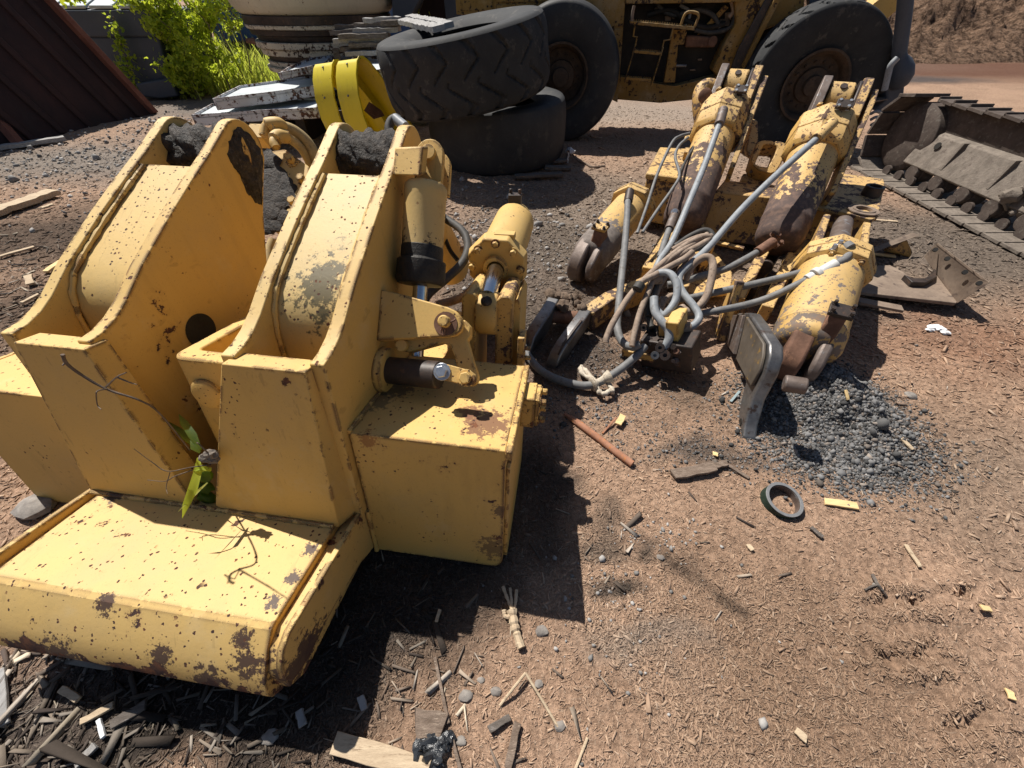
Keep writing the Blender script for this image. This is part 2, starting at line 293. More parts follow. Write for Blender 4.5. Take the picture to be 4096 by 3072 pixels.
zone(2150, 960, 1.0, .9, (.125, .103, .085), 1.0); zone(1980, 1250, .6, .8, (.085, .072, .062), 1.0); zone(2300, 1330, .3, .3, (.10, .08, .066), .9); zone(3260, 1610, .33, .28, (.10, .097, .094), 1.25); zone(3400, 1800, .24, .15, (.09, .088, .086), .9); zone(2850, 1800, .35, .1, DARK, .7)
zone(2350, 1480, .35, .25, (.08, .07, .063), .8); zone(2700, 1560, .35, .2, (.12, .085, .062), .7); zone(3900, 950, 1.6, .9, (.15, .12, .098), .9); zone(3850, 1350, .9, .35, RED, .75); zone(3300, 2750, .7, .5, (.225, .145, .095), .7)
zone(3000, 1000, 2.0, 1.1, (.17, .14, .115), .75); zone(2350, 1150, .7, .5, (.13, .105, .087), .8); zone(3900, 1000, 1.4, 1.0, (.14, .115, .095), .9); zone(3950, 1900, .6, .4, (.22, .17, .13), .6); zone(150, 2850, .5, .3, (.12, .10, .088), .9); zone(1500, 2350, .40, .42, (.036, .030, .026), 1.3); zone(800, 2850, .5, .22, (.034, .028, .024), 1.2); zone(1700, 2000, .45, .6, (.038, .032, .028), 1.2); zone(2150, 1950, .13, .35, (.075, .06, .05), .9); zone(2450, 2350, .09, .06, (.06, .048, .04), 1.0); zone(2640, 2150, .12, .06, (.075, .058, .047), .9); zone(2920, 2370, .07, .05, (.08, .055, .04), .9); zone(2400, 2120, .13, .07, (.1, .08, .065), .8); zone(2800, 2260, .07, .06, (.085, .06, .045), .9)  # dark mulch zones under the machine, blackened to paint in its cast shadow
zone(2550, 2680, .28, .07, (.2, .17, .145), .6); zone(2550, 450, 3.0, 1.6, (.30, .255, .215), .8); zone(2300, 780, 1.6, 1.2, (.20, .165, .135), .85); zone(3000, 600, 1.6, 1.2, (.24, .20, .165), .7); zone(3950, 276, 10.0, 2.6, (.13, .066, .044), 1.15); zone(3700, 318, 1.6, .7, (.085, .07, .066), 1.0); zone(3500, 262, 3.0, 1.5, (.16, .10, .075), .8)
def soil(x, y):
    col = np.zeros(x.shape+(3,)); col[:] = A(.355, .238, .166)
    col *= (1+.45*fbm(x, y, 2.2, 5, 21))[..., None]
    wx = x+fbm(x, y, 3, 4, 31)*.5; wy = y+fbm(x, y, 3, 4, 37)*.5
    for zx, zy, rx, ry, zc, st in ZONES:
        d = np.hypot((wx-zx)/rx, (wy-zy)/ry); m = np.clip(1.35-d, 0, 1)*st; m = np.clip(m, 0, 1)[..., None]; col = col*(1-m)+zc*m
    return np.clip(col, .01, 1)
n = 720; t = np.linspace(-1, 1, n)
gx = 1.9*np.sinh(5.2*t)/np.sinh(5.2)*88+.4; gy = 1.9*np.sinh(5.2*t)/np.sinh(5.2)*88+1.9
X, Y = np.meshgrid(gx, gy); far = np.clip((np.hypot(X, Y)-25)/40, 0, 1)
Zg = hgt(X, Y)*(1-far)
idx = np.arange(n*n).reshape(n, n)
quad = np.stack([idx[:-1, :-1], idx[:-1, 1:], idx[1:, 1:], idx[1:, :-1]], -1).reshape(-1, 4)
k = NT('soil'); at = k.attr('col'); f1 = k.noise(140, 5, .75); f2 = k.noise(38, 6, .7); st1 = k.noise(90, 3, .6, st=(1, .25, 1)); st2 = k.noise(90, 3, .6, st=(.25, 1, 1))
fl = k.ma('MAXIMUM', st1, st2)
col = k.mix(k.ss(f2, .3, .72), k.mix(1.0, at, (.55, .52, .50), 'MULTIPLY'), k.mix(1.0, at, (1.28, 1.25, 1.22), 'MULTIPLY'))
col = k.mix(k.ma('MULTIPLY', k.ss(fl, .60, .70), .5), col, k.mix(.5, at, (.50, .40, .30))); col = k.mix(k.ma('MULTIPLY', k.ss(f1, .42, .28), .75), col, (.035, .026, .02))
k.bump(k.ma('ADD', k.ma('MULTIPLY', f1, .5), k.ma('ADD', k.ma('MULTIPLY', f2, 1.1), k.ma('MULTIPLY', fl, .5))), .9, .012)
M['soil'] = k.out(col, .95, 0, .15)
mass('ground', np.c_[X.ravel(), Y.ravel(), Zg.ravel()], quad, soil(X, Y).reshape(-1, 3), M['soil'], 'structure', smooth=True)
# ---------- loose stuff nobody could count ----------
k = NT('litter'); at = k.attr('col'); k.bump(k.noise(160, 3, .6), .4, .002); M['litter'] = k.out(k.mix(.5, at, k.mix(k.noise(60, 4, .7), (.3, .3, .3), (.72, .72, .72)), 'OVERLAY'), .85, 0, .25)
def boxes(cx, cy, L, Wd, T, yaw, tilt, roll, lift):
    n = len(cx); co = np.array([[-1, -1, -1], [1, -1, -1], [1, 1, -1], [-1, 1, -1], [-1, -1, 1], [1, -1, 1], [1, 1, 1], [-1, 1, 1]], float)
    p = np.repeat(co[None], n, 0)*np.stack([L, Wd, T], -1)[:, None, :]/2
    tp = RNG.uniform(.25, 1.0, (n, 2)); p[:, [1, 2, 5, 6], 1] *= tp[:, :1]; p[:, [0, 3, 4, 7], 1] *= tp[:, 1:]
    p[:, :, 1] += RNG.normal(0, 1, (n, 8))*Wd[:, None]*.12; p[:, :, 0] += RNG.normal(0, 1, (n, 8))*L[:, None]*.05
    ca, sa = np.cos(roll)[:, None], np.sin(roll)[:, None]; y = p[:, :, 1]*ca-p[:, :, 2]*sa; z = p[:, :, 1]*sa+p[:, :, 2]*ca; p[:, :, 1] = y; p[:, :, 2] = z
    ca, sa = np.cos(tilt)[:, None], np.sin(tilt)[:, None]; x = p[:, :, 0]*ca-p[:, :, 2]*sa; z = p[:, :, 0]*sa+p[:, :, 2]*ca; p[:, :, 0] = x; p[:, :, 2] = z
    ca, sa = np.cos(yaw)[:, None], np.sin(yaw)[:, None]; x = p[:, :, 0]*ca-p[:, :, 1]*sa; y = p[:, :, 0]*sa+p[:, :, 1]*ca
    p[:, :, 0] = x+cx[:, None]; p[:, :, 1] = y+cy[:, None]; p[:, :, 2] += (hgt(cx, cy)+lift)[:, None]
    q = np.array([[4, 5, 6, 7], [0, 1, 5, 4], [1, 2, 6, 5], [2, 3, 7, 6], [3, 0, 4, 7], [3, 2, 1, 0]])
    return p.reshape(-1, 3), (q[None]+(np.arange(n)*8)[:, None, None]).reshape(-1, 4)
def chipcol(n, pal, w):
    c = np.array(pal)[RNG.choice(len(pal), n, p=np.array(w)/sum(w))]*RNG.uniform(.7, 1.25, (n, 1)); return np.repeat(np.clip(c, 0, .9), 8, 0)
def polar(n, d0, d1, amax=66): 
    d = np.exp(RNG.uniform(math.log(d0), math.log(d1), n)); a = np.radians(RNG.uniform(-amax, amax, n)); return d*np.sin(a), d*np.cos(a)
x, y = polar(230000, .45, 10, 94); x = np.concatenate([x, RNG.uniform(-.6, 1.6, 34000)]); y = np.concatenate([y, RNG.uniform(-.25, .55, 34000)]); N = len(x); sc = np.exp(RNG.normal(0, .45, N))*np.clip(np.hypot(x, y)/2.0, .75, 2.2)
v, f = boxes(x, y, .0105*sc, .0022*sc*RNG.uniform(.6, 1.7, N), .0016*sc, RNG.uniform(0, 6.3, N), RNG.normal(0, .22, N), RNG.normal(0, .4, N), .001*sc)
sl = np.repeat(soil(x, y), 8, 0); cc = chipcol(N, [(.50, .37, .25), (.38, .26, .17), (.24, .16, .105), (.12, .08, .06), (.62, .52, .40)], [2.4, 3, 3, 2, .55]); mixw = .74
lum = np.clip(sl.mean(1)/.24, .22, 1.1)[:, None]**.85  # chips follow the soil tone, painted shadow included
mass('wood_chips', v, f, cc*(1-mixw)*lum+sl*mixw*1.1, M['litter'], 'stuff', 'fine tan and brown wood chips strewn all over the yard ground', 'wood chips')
# long shards: bottom left corner, left edge and around
def near(px, py, n, rx, ry): cx, cy = g_at(px, py); return cx+RNG.normal(0, rx, n), cy+RNG.normal(0, ry, n)
parts = [near(120, 2850, 900, .28, .22), near(150, 1150, 1300, .9, .55), near(900, 2950, 200, .25, .12), near(1500, 2700, 160, .3, .25), near(200, 700, 500, 2.2, .9), polar(160, .6, 6)]
x = np.concatenate([p[0] for p in parts]); y = np.concatenate([p[1] for p in parts]); N = len(x); sc = np.exp(RNG.normal(0, .5, N)); sc[2620:] *= .75
v, f = boxes(x, y, .042*sc, .0062*sc*RNG.uniform(.5, 1.6, N), .003*sc, RNG.uniform(0, 6.3, N), RNG.normal(0, .16, N), RNG.normal(0, .3, N), .003+.002*sc)
lb_ = np.repeat(np.clip(soil(x, y).mean(1)/.16, .35, 1.0), 8)[:, None]  # shards darkened along with the shade painted into the soil
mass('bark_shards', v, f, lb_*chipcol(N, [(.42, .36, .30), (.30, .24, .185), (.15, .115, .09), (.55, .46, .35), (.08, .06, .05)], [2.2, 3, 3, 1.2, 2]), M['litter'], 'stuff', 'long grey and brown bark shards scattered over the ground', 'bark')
ICO = [(0, .526, .851), (0, -.526, .851), (0, .526, -.851), (0, -.526, -.851), (.526, .851, 0), (-.526, .851, 0), (.526, -.851, 0), (-.526, -.851, 0), (.851, 0, .526), (-.851, 0, .526), (.851, 0, -.526), (-.851, 0, -.526)]
_e = MB().lump((0, 0, 0), 1, 1, 0); bmv = np.array(ICO)
def hull20():
    bm = bmesh.new(); [bm.verts.new(p) for p in ICO]; bmesh.ops.convex_hull(bm, input=bm.verts); bm.verts.index_update(); r = np.array([[v.index for v in q.verts] for q in bm.faces]); bm.free(); return r
F20 = hull20()
def stones(x, y, r, sink=.25):
    n = len(x); p = bmv[None]*r[:, None, None]*RNG.uniform(.6, 1.4, (n, 12, 1))*RNG.uniform(.6, 1.25, (n, 1, 3))
    p[:, :, 0] += x[:, None]; p[:, :, 1] += y[:, None]; p[:, :, 2] += (hgt(x, y)+r*(.6-sink))[:, None]
    return p.reshape(-1, 3), (F20[None]+(np.arange(n)*12)[:, None, None]).reshape(-1, 3)
parts = [near(3280, 1640, 30000, .20, .16), near(3400, 1830, 12000, .20, .10), near(3480, 1850, 900, .2, .1), near(2850, 1800, 1100, .3, .08), near(2350, 1620, 900, .25, .12), near(2450, 1450, 700, .18, .15)]
x = np.concatenate([p[0] for p in parts]); y = np.concatenate([p[1] for p in parts]); r = .0031*np.exp(RNG.normal(0, .55, len(x)))
v, f = stones(x, y, r); c = np.repeat((A(.125, .122, .12)+A(.05, .025, .005)*(RNG.random((len(x), 1)) < .2))*RNG.uniform(.25, 1.7, (len(x), 1)), 12, 0)
mass('gravel', v, f, c, M['litter'], 'stuff', 'dark grey crushed gravel heaped beside the rusty cylinders', 'gravel')
parts = [near(2450, 2350, 60, .1, .06), near(2640, 2150, 80, .1, .05), near(2550, 2680, 40, .25, .06), near(2100, 2600, 15, .4, .3), polar(80, .6, 5), near(700, 600, 2500, 1.8, 1.3), near(2100, 1000, 700, .6, .7)]
x = np.concatenate([p[0] for p in parts]); y = np.concatenate([p[1] for p in parts]); r = .0058*np.exp(RNG.normal(0, .45, len(x)))*np.clip(np.hypot(x, y)/2, .8, 2)
v, f = stones(x, y, r); c = np.repeat(A(.27, .255, .24)*RNG.uniform(.45, 1.5, (len(x), 1)), 12, 0)
mass('pebbles', v, f, c, M['litter'], 'stuff', 'small grey pebbles pressed into the brown ground', 'pebbles')
# ---------- the big yellow frame on the left: its own axes u (back), v (right), w (up) ----------
fU = vpd(2300, 560); fV = -vpd(-22767, -1498); fV = unit(fV-fU*np.dot(fU, fV)); fW = unit(np.cross(fV, fU))
fV = unit(fV+.037*fW); fW = unit(np.cross(fV, fU)); fK = atD(2049, 1809, 1.234)
lw = lambda u, v, w: fK+u*fU+v*fV+w*fW
def pu(px, py, u): return onpl(px, py, lw(u, 0, 0), fU)
def pv(px, py, v): return onpl(px, py, lw(0, v, 0), fV)
def pw(px, py, w): return onpl(px, py, lw(0, 0, w), fW)
FR = thing('attachment_frame', 'big yellow steel attachment frame with two tall greasy towers and a broad front tongue', 'machine attachment', lw(.3, -1.09, -.62)*A(1, 1, 0))
def vprism(mb, prof, v0, v1): return mb.prism([lw(u, v0, w) for u, w in prof], fV*(v1-v0))
def lbox(mb, u0, u1, v0, v1, w0, w1): return mb.box(lw(u0, v0, w0), fU*(u1-u0), fV*(v1-v0), fW*(w1-w0))
def arc(cx, cy, r, a0, a1, n=6): return [(cx+r*math.cos(math.radians(a0+(a1-a0)*i/n)), cy+r*math.sin(math.radians(a0+(a1-a0)*i/n))) for i in range(n+1)]
# side boxes
for s, v0, v1 in ((1, -.545, -.022), (-1, -2.158, -1.635)):
    o = v1 if s > 0 else v0; sec = [(v0 if s > 0 else v1, -.62), (v0 if s > 0 else v1, 0)]+[(o, 0)]+[(o-s*.045+s*.045*math.cos(a), -.575-.045*math.sin(a)) for a in np.linspace(0, math.pi/2, 6)]
    bm__ = M['yellow'] if s < 0 else paint('yellow_box_paint', YEL, .34, .8, 1.1, fine=.7, seed=2.0, stains=[(pw(1945, 1690, 0), .085, (.17, .075, .04), .9), (pw(1880, 1650, 0), .05, (.19, .08, .04), .8), (pw(1500, 1600, 0), .07, (.16, .12, .06), .8), (pu(1470, 1762, 0), .035, (.25, .10, .03), .8), (pw(1600, 1560, 0), .06, (.10, .075, .05), .8), (pu(1975, 2190, 0), .07, (.07, .04, .03), .7), (pu(2005, 2050, 0), .035, (.07, .04, .03), .8)])  # rust stains, and the shaft's oily shadow painted on the box top
    bx = MB().prism([lw(0, v, w) for v, w in sec], fU*.56).build('side_box', bm__, FR, .003)
    t = MB(); lbox(t, -.004, .565, min(o, o+s*.022), max(o, o+s*.022), -.034, .003); t.build('lid_edge', M['yellow'], bx, .004)
    t = MB(); e = [(.03, -.10), (.53, -.10), (.53, -.60)]+[(.06+.03*math.cos(a), -.57-.03*math.sin(a)) for a in np.linspace(math.pi/2, math.pi, 5)]
    vprism(t, e, o, o+s*.014); t.build('side_plate', M['yellow'], bx, .003)
# weld beads around the boxes
MB().tube([lw(-.003, -.545, w) for w in np.linspace(-.38, -.62, 14)], .009, 8, 1, .2).build('weld_bead', M['yellow'], FR); mb = MB().tube([lw(u, -.545, .004) for u in np.linspace(.0, .5, 24)], .009, 8, 1, .2); mb.build('weld_bead', M['yellow'], FR)
# tower plates and webs
PROF = [(-.03, -.38), (-.03, .272), (.02, .285), (.07, .309), (.12, .344), (.17, .388), (.22, .432), (.40, .567), (.54, .665), (.66, .745), (.74, .803)]+arc(.868, .755, .115, 128, -18, 12)+[(.925, .62), (.87, .505), (.765, .19), (.75, .05), (.75, -.38)]
WEB = [(.645, .705), (.54, .632), (.40, .532), (.27, .435), (.215, .385), (.185, .34), (.168, .28), (.165, .10), (.205, .10), (.208, .27), (.225, .32), (.26, .365), (.42, .495), (.66, .67)]
def loft(mb, prof, v0, v1): return vprism(mb, prof, v0, v1)
GR = []
for tag_, vr0, vr1, vl0, vl1 in (('r', -.595, -.55, -.875, -.83), ('l', -1.355, -1.31, -1.63, -1.585)):
    for a, b in ((vr0, vr1), (vl0, vl1)): MB_ = vprism(MB(), PROF, a, b); MB_.build('tower_plate', M['yellow' if b in (-.55, -1.31) else 'yellow_web'], FR, .0035)
    wm = M['yellow_web'] if tag_ == 'l' else paint('yellow_paint_lichen', (.61, .42, .15), .34, .5, .7, grime=.5, seed=3.1, fine=1.1, stains=[(pv(1305, 1150, -.68), .11, (.075, .062, .03), .9), (pv(1330, 1270, -.66), .07, (.075, .062, .03), .9), (pv(1400, 1010, -.66), .06, (.13, .11, .05), .7)])
    web = vprism(MB(), WEB, vl1, vr0).build('tower_web', wm, FR, .003)
    wl = [(.63, .705), (.54, .645), (.40, .545), (.28, .455), (.215, .40), (.178, .34), (.160, .26), (.158, .14)]
    for vv, sg in ((vl1, 1), (vr0, -1)):
        t = MB(); pts = []
        for i in range(len(wl)-1):
            for q in range(7): f_ = q/7; pts.append(lw(wl[i][0]*(1-f_)+wl[i+1][0]*f_-.004, vv+sg*.006, wl[i][1]*(1-f_)+wl[i+1][1]*f_-.004))
        t.tube(pts, .0085, 8, 1, .22).build('weld_bead', M['yellow_web'], web)
    # greasy pin between the plates
    g = MB(); rr = np.linspace(0, 1, 22); vs = []; nseg = 40
    for i, q in enumerate(rr):
        vv = vl1+(vr0-vl1)*q
        for j in range(nseg):
            a = 2*math.pi*j/nseg; k_ = .098*(1+.75*float(fbm(np.array([math.cos(a)*1.6+q*3.1+(5 if tag_ == 'l' else 0)]), np.array([math.sin(a)*1.6+q*2.2]), 1.7, 5, 3)[()][0]))
            vs.append(lw(.845+k_*math.cos(a), vv, .745+k_*math.sin(a)))
    g.add(vs, [(i*nseg+j, i*nseg+(j+1) % nseg, (i+1)*nseg+(j+1) % nseg, (i+1)*nseg+j) for i in range(21) for j in range(nseg)])
    pin = g.build('greasy_pin', M['grease'], FR, 0, 60)
    if tag_ == 'r': MB().ring(lw(.845, -.60, .745), fV, .104, .05, .004, 32).build('collar', M['rust'], pin)
# grease smeared over the left tower's right face
def smear(par, mid, outline, thick, m, seed):
    pts = np.array([pv(x, y, mid) for x, y in outline]); ctr = pts.mean(0); mb = MB(); n = len(pts); R = 10; vs = [ctr+fV*thick*1.2]
    for i in range(1, R+1):
        q = i/R
        for j in range(n*3):
            a, b = pts[j//3], pts[(j//3+1) % n]; p = ctr+((a*(1-(j % 3)/3)+b*(j % 3)/3)-ctr)*q*(1+.10*random.uniform(-1, 1)*q)
            h = thick*(1.15-.9*q**3)*(1+1.3*float(fbm(np.array([p[1]]), np.array([p[2]]), 22, 4, seed)[0])) if i < R else -.002
            vs.append(p+fV*h)
    m3 = n*3; fs = [(0, 1+j, 1+(j+1) % m3) for j in range(m3)]+[(1+(i-1)*m3+j, 1+i*m3+j, 1+i*m3+(j+1) % m3, 1+(i-1)*m3+(j+1) % m3) for i in range(1, R) for j in range(m3)]
    mb.add(vs, fs); return mb.build('grease_smear', m, par, 0, 50)
smear(FR, -1.31, [(908, 560), (930, 520), (965, 512), (1005, 540), (1040, 590), (1052, 650), (1050, 740), (1050, 832), (1038, 810), (1010, 805), (985, 765), (955, 700), (925, 650), (905, 600)], .016, M['grease'], 5)
MB().lump(pv(985, 612, -1.296), .027, 3, .9, (.7, .35, 1.6), 3, (fU, fV, fW)).build('pin_end', M['yellow'], FR)
MB().lathe(pv(805, 1322, -1.309), fV, [(0, .068), (.002, .068)], 28).build('bore', M['black'], FR)
# front shields
for q in ([(-.85, .262, -.06), (-.592, .262, -.06), (-.605, -.365, -.10), (-1.085, -.352, -.10)], [(-1.545, .262, -.06), (-1.30, .262, -.06), (-1.168, -.352, -.10), (-1.612, -.365, -.10)]):
    b = [lw(u, v, w) for v, w, u in q]; t = [p+fU*(.072 if i < 2 else .085)+fV*(0 if i != 2 or b[0][0] < -1 else .035) for i, p in enumerate(b)]
    MB().hexa(b+t).build('shield_plate', M['yellow'], FR, .003)
# the tongue with its rounded nose
TG = [(-.03, -.36), (-.435, -.36), (-.452, -.368), (-.485, -.408), (-.518, -.46), (-.538, -.50), (-.547, -.545), (-.538, -.575), (-.51, -.605), (-.46, -.62), (-.03, -.62)]
M['yellow_tongue'] = paint('yellow_paint_chipped', (.61, .395, .12), .40, .95, 1.1, seed=5.0, fine=.8, axis=(lw(-.50, -1, -.46), unit(-fU*.55-fW*.85), .12, .15), stains=[(lw(a_, b_, c__), r_, (.055, .030, .026), .95) for a_, b_, c__, r_ in ((-.47, -.70, -.40, .035), (-.50, -.68, -.46, .05), (-.515, -.95, -.48, .045), (-.455, -1.15, -.375, .035), (-.20, -.65, -.36, .028), (-.30, -.65, -.36, .025), (-.38, -.66, -.36, .025), (-.53, -.80, -.53, .06), (-.47, -.56, -.50, .09), (-.40, -.56, -.53, .07), (-.53, -1.3, -.54, .07), (-.1, -1.5, -.36, .04))])
tng = vprism(MB(), TG, -1.568, -.62).build('tongue', M['yellow_tongue'], FR, .003, 24)
FL = [(.0, -.365), (-.455, -.346), (-.495, -.366), (-.52, -.41), (-.527, -.465), (-.512, -.51), (-.47, -.528), (-.28, -.528), (-.10, -.56), (0, -.605)]
for a, b in ((-.574, -.554), (-1.634, -1.614)): vprism(MB(), FL, a, b).build('flank_plate', M['yellow_tongue'], FR, .003)
G2 = [(.0, -.39), (-.43, -.385), (-.48, -.41), (-.515, -.47), (-.515, -.55), (-.46, -.60), (0, -.60)]
vprism(MB(), G2, -.62, -.574).build('groove_strip', M['yellow_tongue'], FR, .003); vprism(MB(), G2, -1.614, -1.568).build('groove_strip', M['yellow_tongue'], FR, .003)
mb = MB(); mb.tube([lw(-.105, v, -.356) for v in np.linspace(-1.6, -.62, 60)], .009, 8, 1, .2); mb.build('weld_bead', M['yellow_tongue'], tng)
mb = MB(); lbox(mb, -.03, .74, -1.31, -.875, -.40, -.37); mb.build('floor_plate', M['yellow'], FR)
# hitch bracket between the towers: a loop with a rounded corner and a boss on its face
def loop(cs, h): return cs
oc = [(.80, -1.145)]+[(.085+.045*math.cos(a), -1.10-.045*math.sin(a)) for a in np.linspace(math.pi/2, math.pi, 7)]+[(.04, -.877), (.80, -.877)]
ic = [(.74, -1.095)]+[(.125+.02*math.cos(a), -1.075-.02*math.sin(a)) for a in np.linspace(math.pi/2, math.pi, 7)]+[(.105, -.93), (.74, -.93)]
mb = MB(); n = len(oc); vs = [lw(u, v, w) for cs, w in ((oc, .2), (ic, .2), (oc, -.37), (ic, -.05)) for u, v in cs]
fs = []
for i in range(n):
    j = (i+1) % n; fs += [(i, j, n+j, n+i), (2*n+i, i, j, 2*n+j)[::-1], (n+i, n+j, 3*n+j, 3*n+i)]
fs.append(tuple(3*n+i for i in range(n))); mb.add(vs, fs); hb = mb.build('hitch_loop', M['yellow'], FR, .006, 50)
MB().lathe(pu(838, 1572, .041), -fU, [(0, .058), (.012, .056), (.019, .045)], 32).build('boss', M['yellow'], hb, .002)
# bolted block on the right side of the box
mb = MB(); lbox(mb, .34, .47, -.008, .045, -.165, -.025); bb = mb.build('bolt_block', M['yellow'], FR, .004)
mb = MB(); lbox(mb, .345, .465, .0465, .062, -.158, -.03)
for u, w in ((.365, -.05), (.445, -.05), (.365, -.135), (.445, -.135)): mb.bolt(lw(u, .062, w), fV, .015, .026)
mb.build('bolted_cap', M['yellow'], bb, .002)
# small cylinder hung on the right tower
top = pv(1716, 612, -.45); c0 = pv(1703, 775, -.45); c1 = pv(1684, 1100, -.45); ax = unit(c1-c0); Lc = np.linalg.norm(c1-c0); _e = unit(np.cross(ax, fV)); top = top-_e*.07*np.sign(np.dot(_e, CAM-top))
mb = MB(); mb.hexa([pv(1578, 590, -.551), pv(1570, 700, -.551), pv(1570, 700, -.551)+fU*.10, pv(1578, 590, -.551)+fU*.10, pv(1690, 585, -.44), pv(1680, 705, -.44), pv(1680, 705, -.44)+fU*.07, pv(1690, 585, -.44)+fU*.07])
mb.build('cylinder_lug', M['yellow'], FR, .006)
cy = MB().lathe(c0-ax*.03, ax, [(0, .075), (.012, .081), (.04, .081), (.048, .079), (Lc*.78, .079)], 40).build('lift_cylinder', paint('greasy_cylinder_paint', (.57, .39, .14), .15, .3, .5, seed=7, fine=.3, stains=[(c1, .13, (.016, .014, .012), 1.0), (c1-fU*.07, .12, (.016, .014, .012), 1.0), (c0+ax*Lc*.7-fV*.07, .07, (.03, .025, .02), .9)]), FR, .002)
MB().lathe(c0+ax*(Lc*.78-.04), ax, [(0, .08), (.02, .0815), (.05, .082), (.055, .094), (.13, .096), (.145, .088), (.15, .04)], 40).build('oily_end_cap', M['black_cap'], cy, .003)
mb = MB(); e1, e2 = fV, unit(np.cross(ax, fV))
for sg in (-1, 1):
    o = top-e2*0+e2*sg*.036; mb.prism([o+e1*a-ax*b for a, b in [(-.054, -.115), (.054, -.115), (.054, 0)]+[(.054*math.cos(t), .054*math.sin(t)) for t in np.linspace(.2, math.pi-.2, 9)]+[(-.054, 0)]], e2*.03*(1 if sg > 0 else -1))
mb.build('clevis', M['yellow_clean'], cy, .003)
MB().lathe(top-e2*.085, e2, [(0, .020), (.006, .027), (.17, .027)], 20).build('clevis_pin', M['yellow_clean'], cy, .002)
MB().cyl(c0+ax*(Lc*.9), c0+ax*(Lc*.9+.35), .029, None, 24).build('cylinder_rod', M['chrome'], cy)
# gusset arm, pin, link and shaft
gd = unit(pv(1524, 1158, -.55)-pv(1505, 1362, -.55)); gn = unit(np.cross(gd, fV)); gn = gn if np.dot(gn, fU) < 0 else -gn; gp = pv(1505, 1362, -.55)
pg = lambda x, y, o=0: onpl(x, y, gp+gn*o, gn)
out = [pg(*p) for p in [(1505, 1362), (1524, 1158), (1620, 1180), (1790, 1228), (1822, 1243), (1843, 1268), (1850, 1297), (1842, 1322), (1822, 1340), (1796, 1346)]]
ga = MB().prism(out, -gn*.042).build('gusset_arm', M['yellow'], FR, .005)
MB().lathe(pg(1783, 1295), gn, [(0, .043), (.003, .043)], 32).build('wear_ring', M['rust'], ga)
MB().lathe(pg(1783, 1289, .0), gn, [(0, .0215), (.03, .0215), (.036, .018)], 24).build('link_pin', M['yellow'], ga, .002)
cp = MB(); cp.tube([pg(1795, 1290, .02), pg(1815, 1283, .02), pg(1822, 1275, .012)], .0035, 6); cp.tube([pg(1774, 1312, .016), pg(1764, 1322, .012), pg(1767, 1337, .01), pg(1776, 1337, .01), pg(1778, 1322, .014), pg(1775, 1313, .016)], .0035, 6); cp.build('cotter_pin', M['rust'], ga)
lk = [(1788, 1335), (1822, 1290), (1858, 1278), (1880, 1305), (1880, 1345), (1868, 1362), (1890, 1440), (1911, 1505), (1908, 1530), (1890, 1546), (1862, 1540), (1836, 1490), (1815, 1420), (1800, 1385), (1770, 1372), (1640, 1408), (1606, 1405), (1596, 1380), (1610, 1360), (1680, 1350)]
MB().prism([pg(x, y, -.055) for x, y in lk], -gn*.05).build('bent_link', M['yellow'], FR, .005)
MB().lathe(pg(1615, 1384, -.05), gn, [(0, .022), (.028, .022)], 20).build('link_pin', M['yellow'], ga, .002)
sh0 = pv(1527, 1478, -.55); sd = unit(pg(1795, 1505, -.02)-sh0); 
MB().lathe(sh0, fV, [(0, .088), (.028, .086), (.034, .07), (.034, .05)], 36).build('shaft_collar', M['yellow'], FR, .003)
shf = MB().cyl(sh0, sh0+sd*.245, .052, .052, 32).build('cross_shaft', M['dark_steel'], FR, .004)
ln = [(1742, 1480), (1752, 1462), (1772, 1454), (1800, 1460), (1880, 1482), (1902, 1500), (1906, 1522), (1893, 1540), (1866, 1543), (1760, 1516), (1746, 1502)]
lp = MB().prism([pg(x, y, .045) for x, y in ln], -gn*.016).build('link_plate', M['yellow'], FR, .003)
MB().bolt(pg(1769, 1487, .045), gn, .022, .026).build('hex_bolt', M['zinc'], lp, .001); MB().bolt(pg(1865, 1512, .045), gn, .022, .026).build('hex_bolt', M['yellow'], lp, .001)
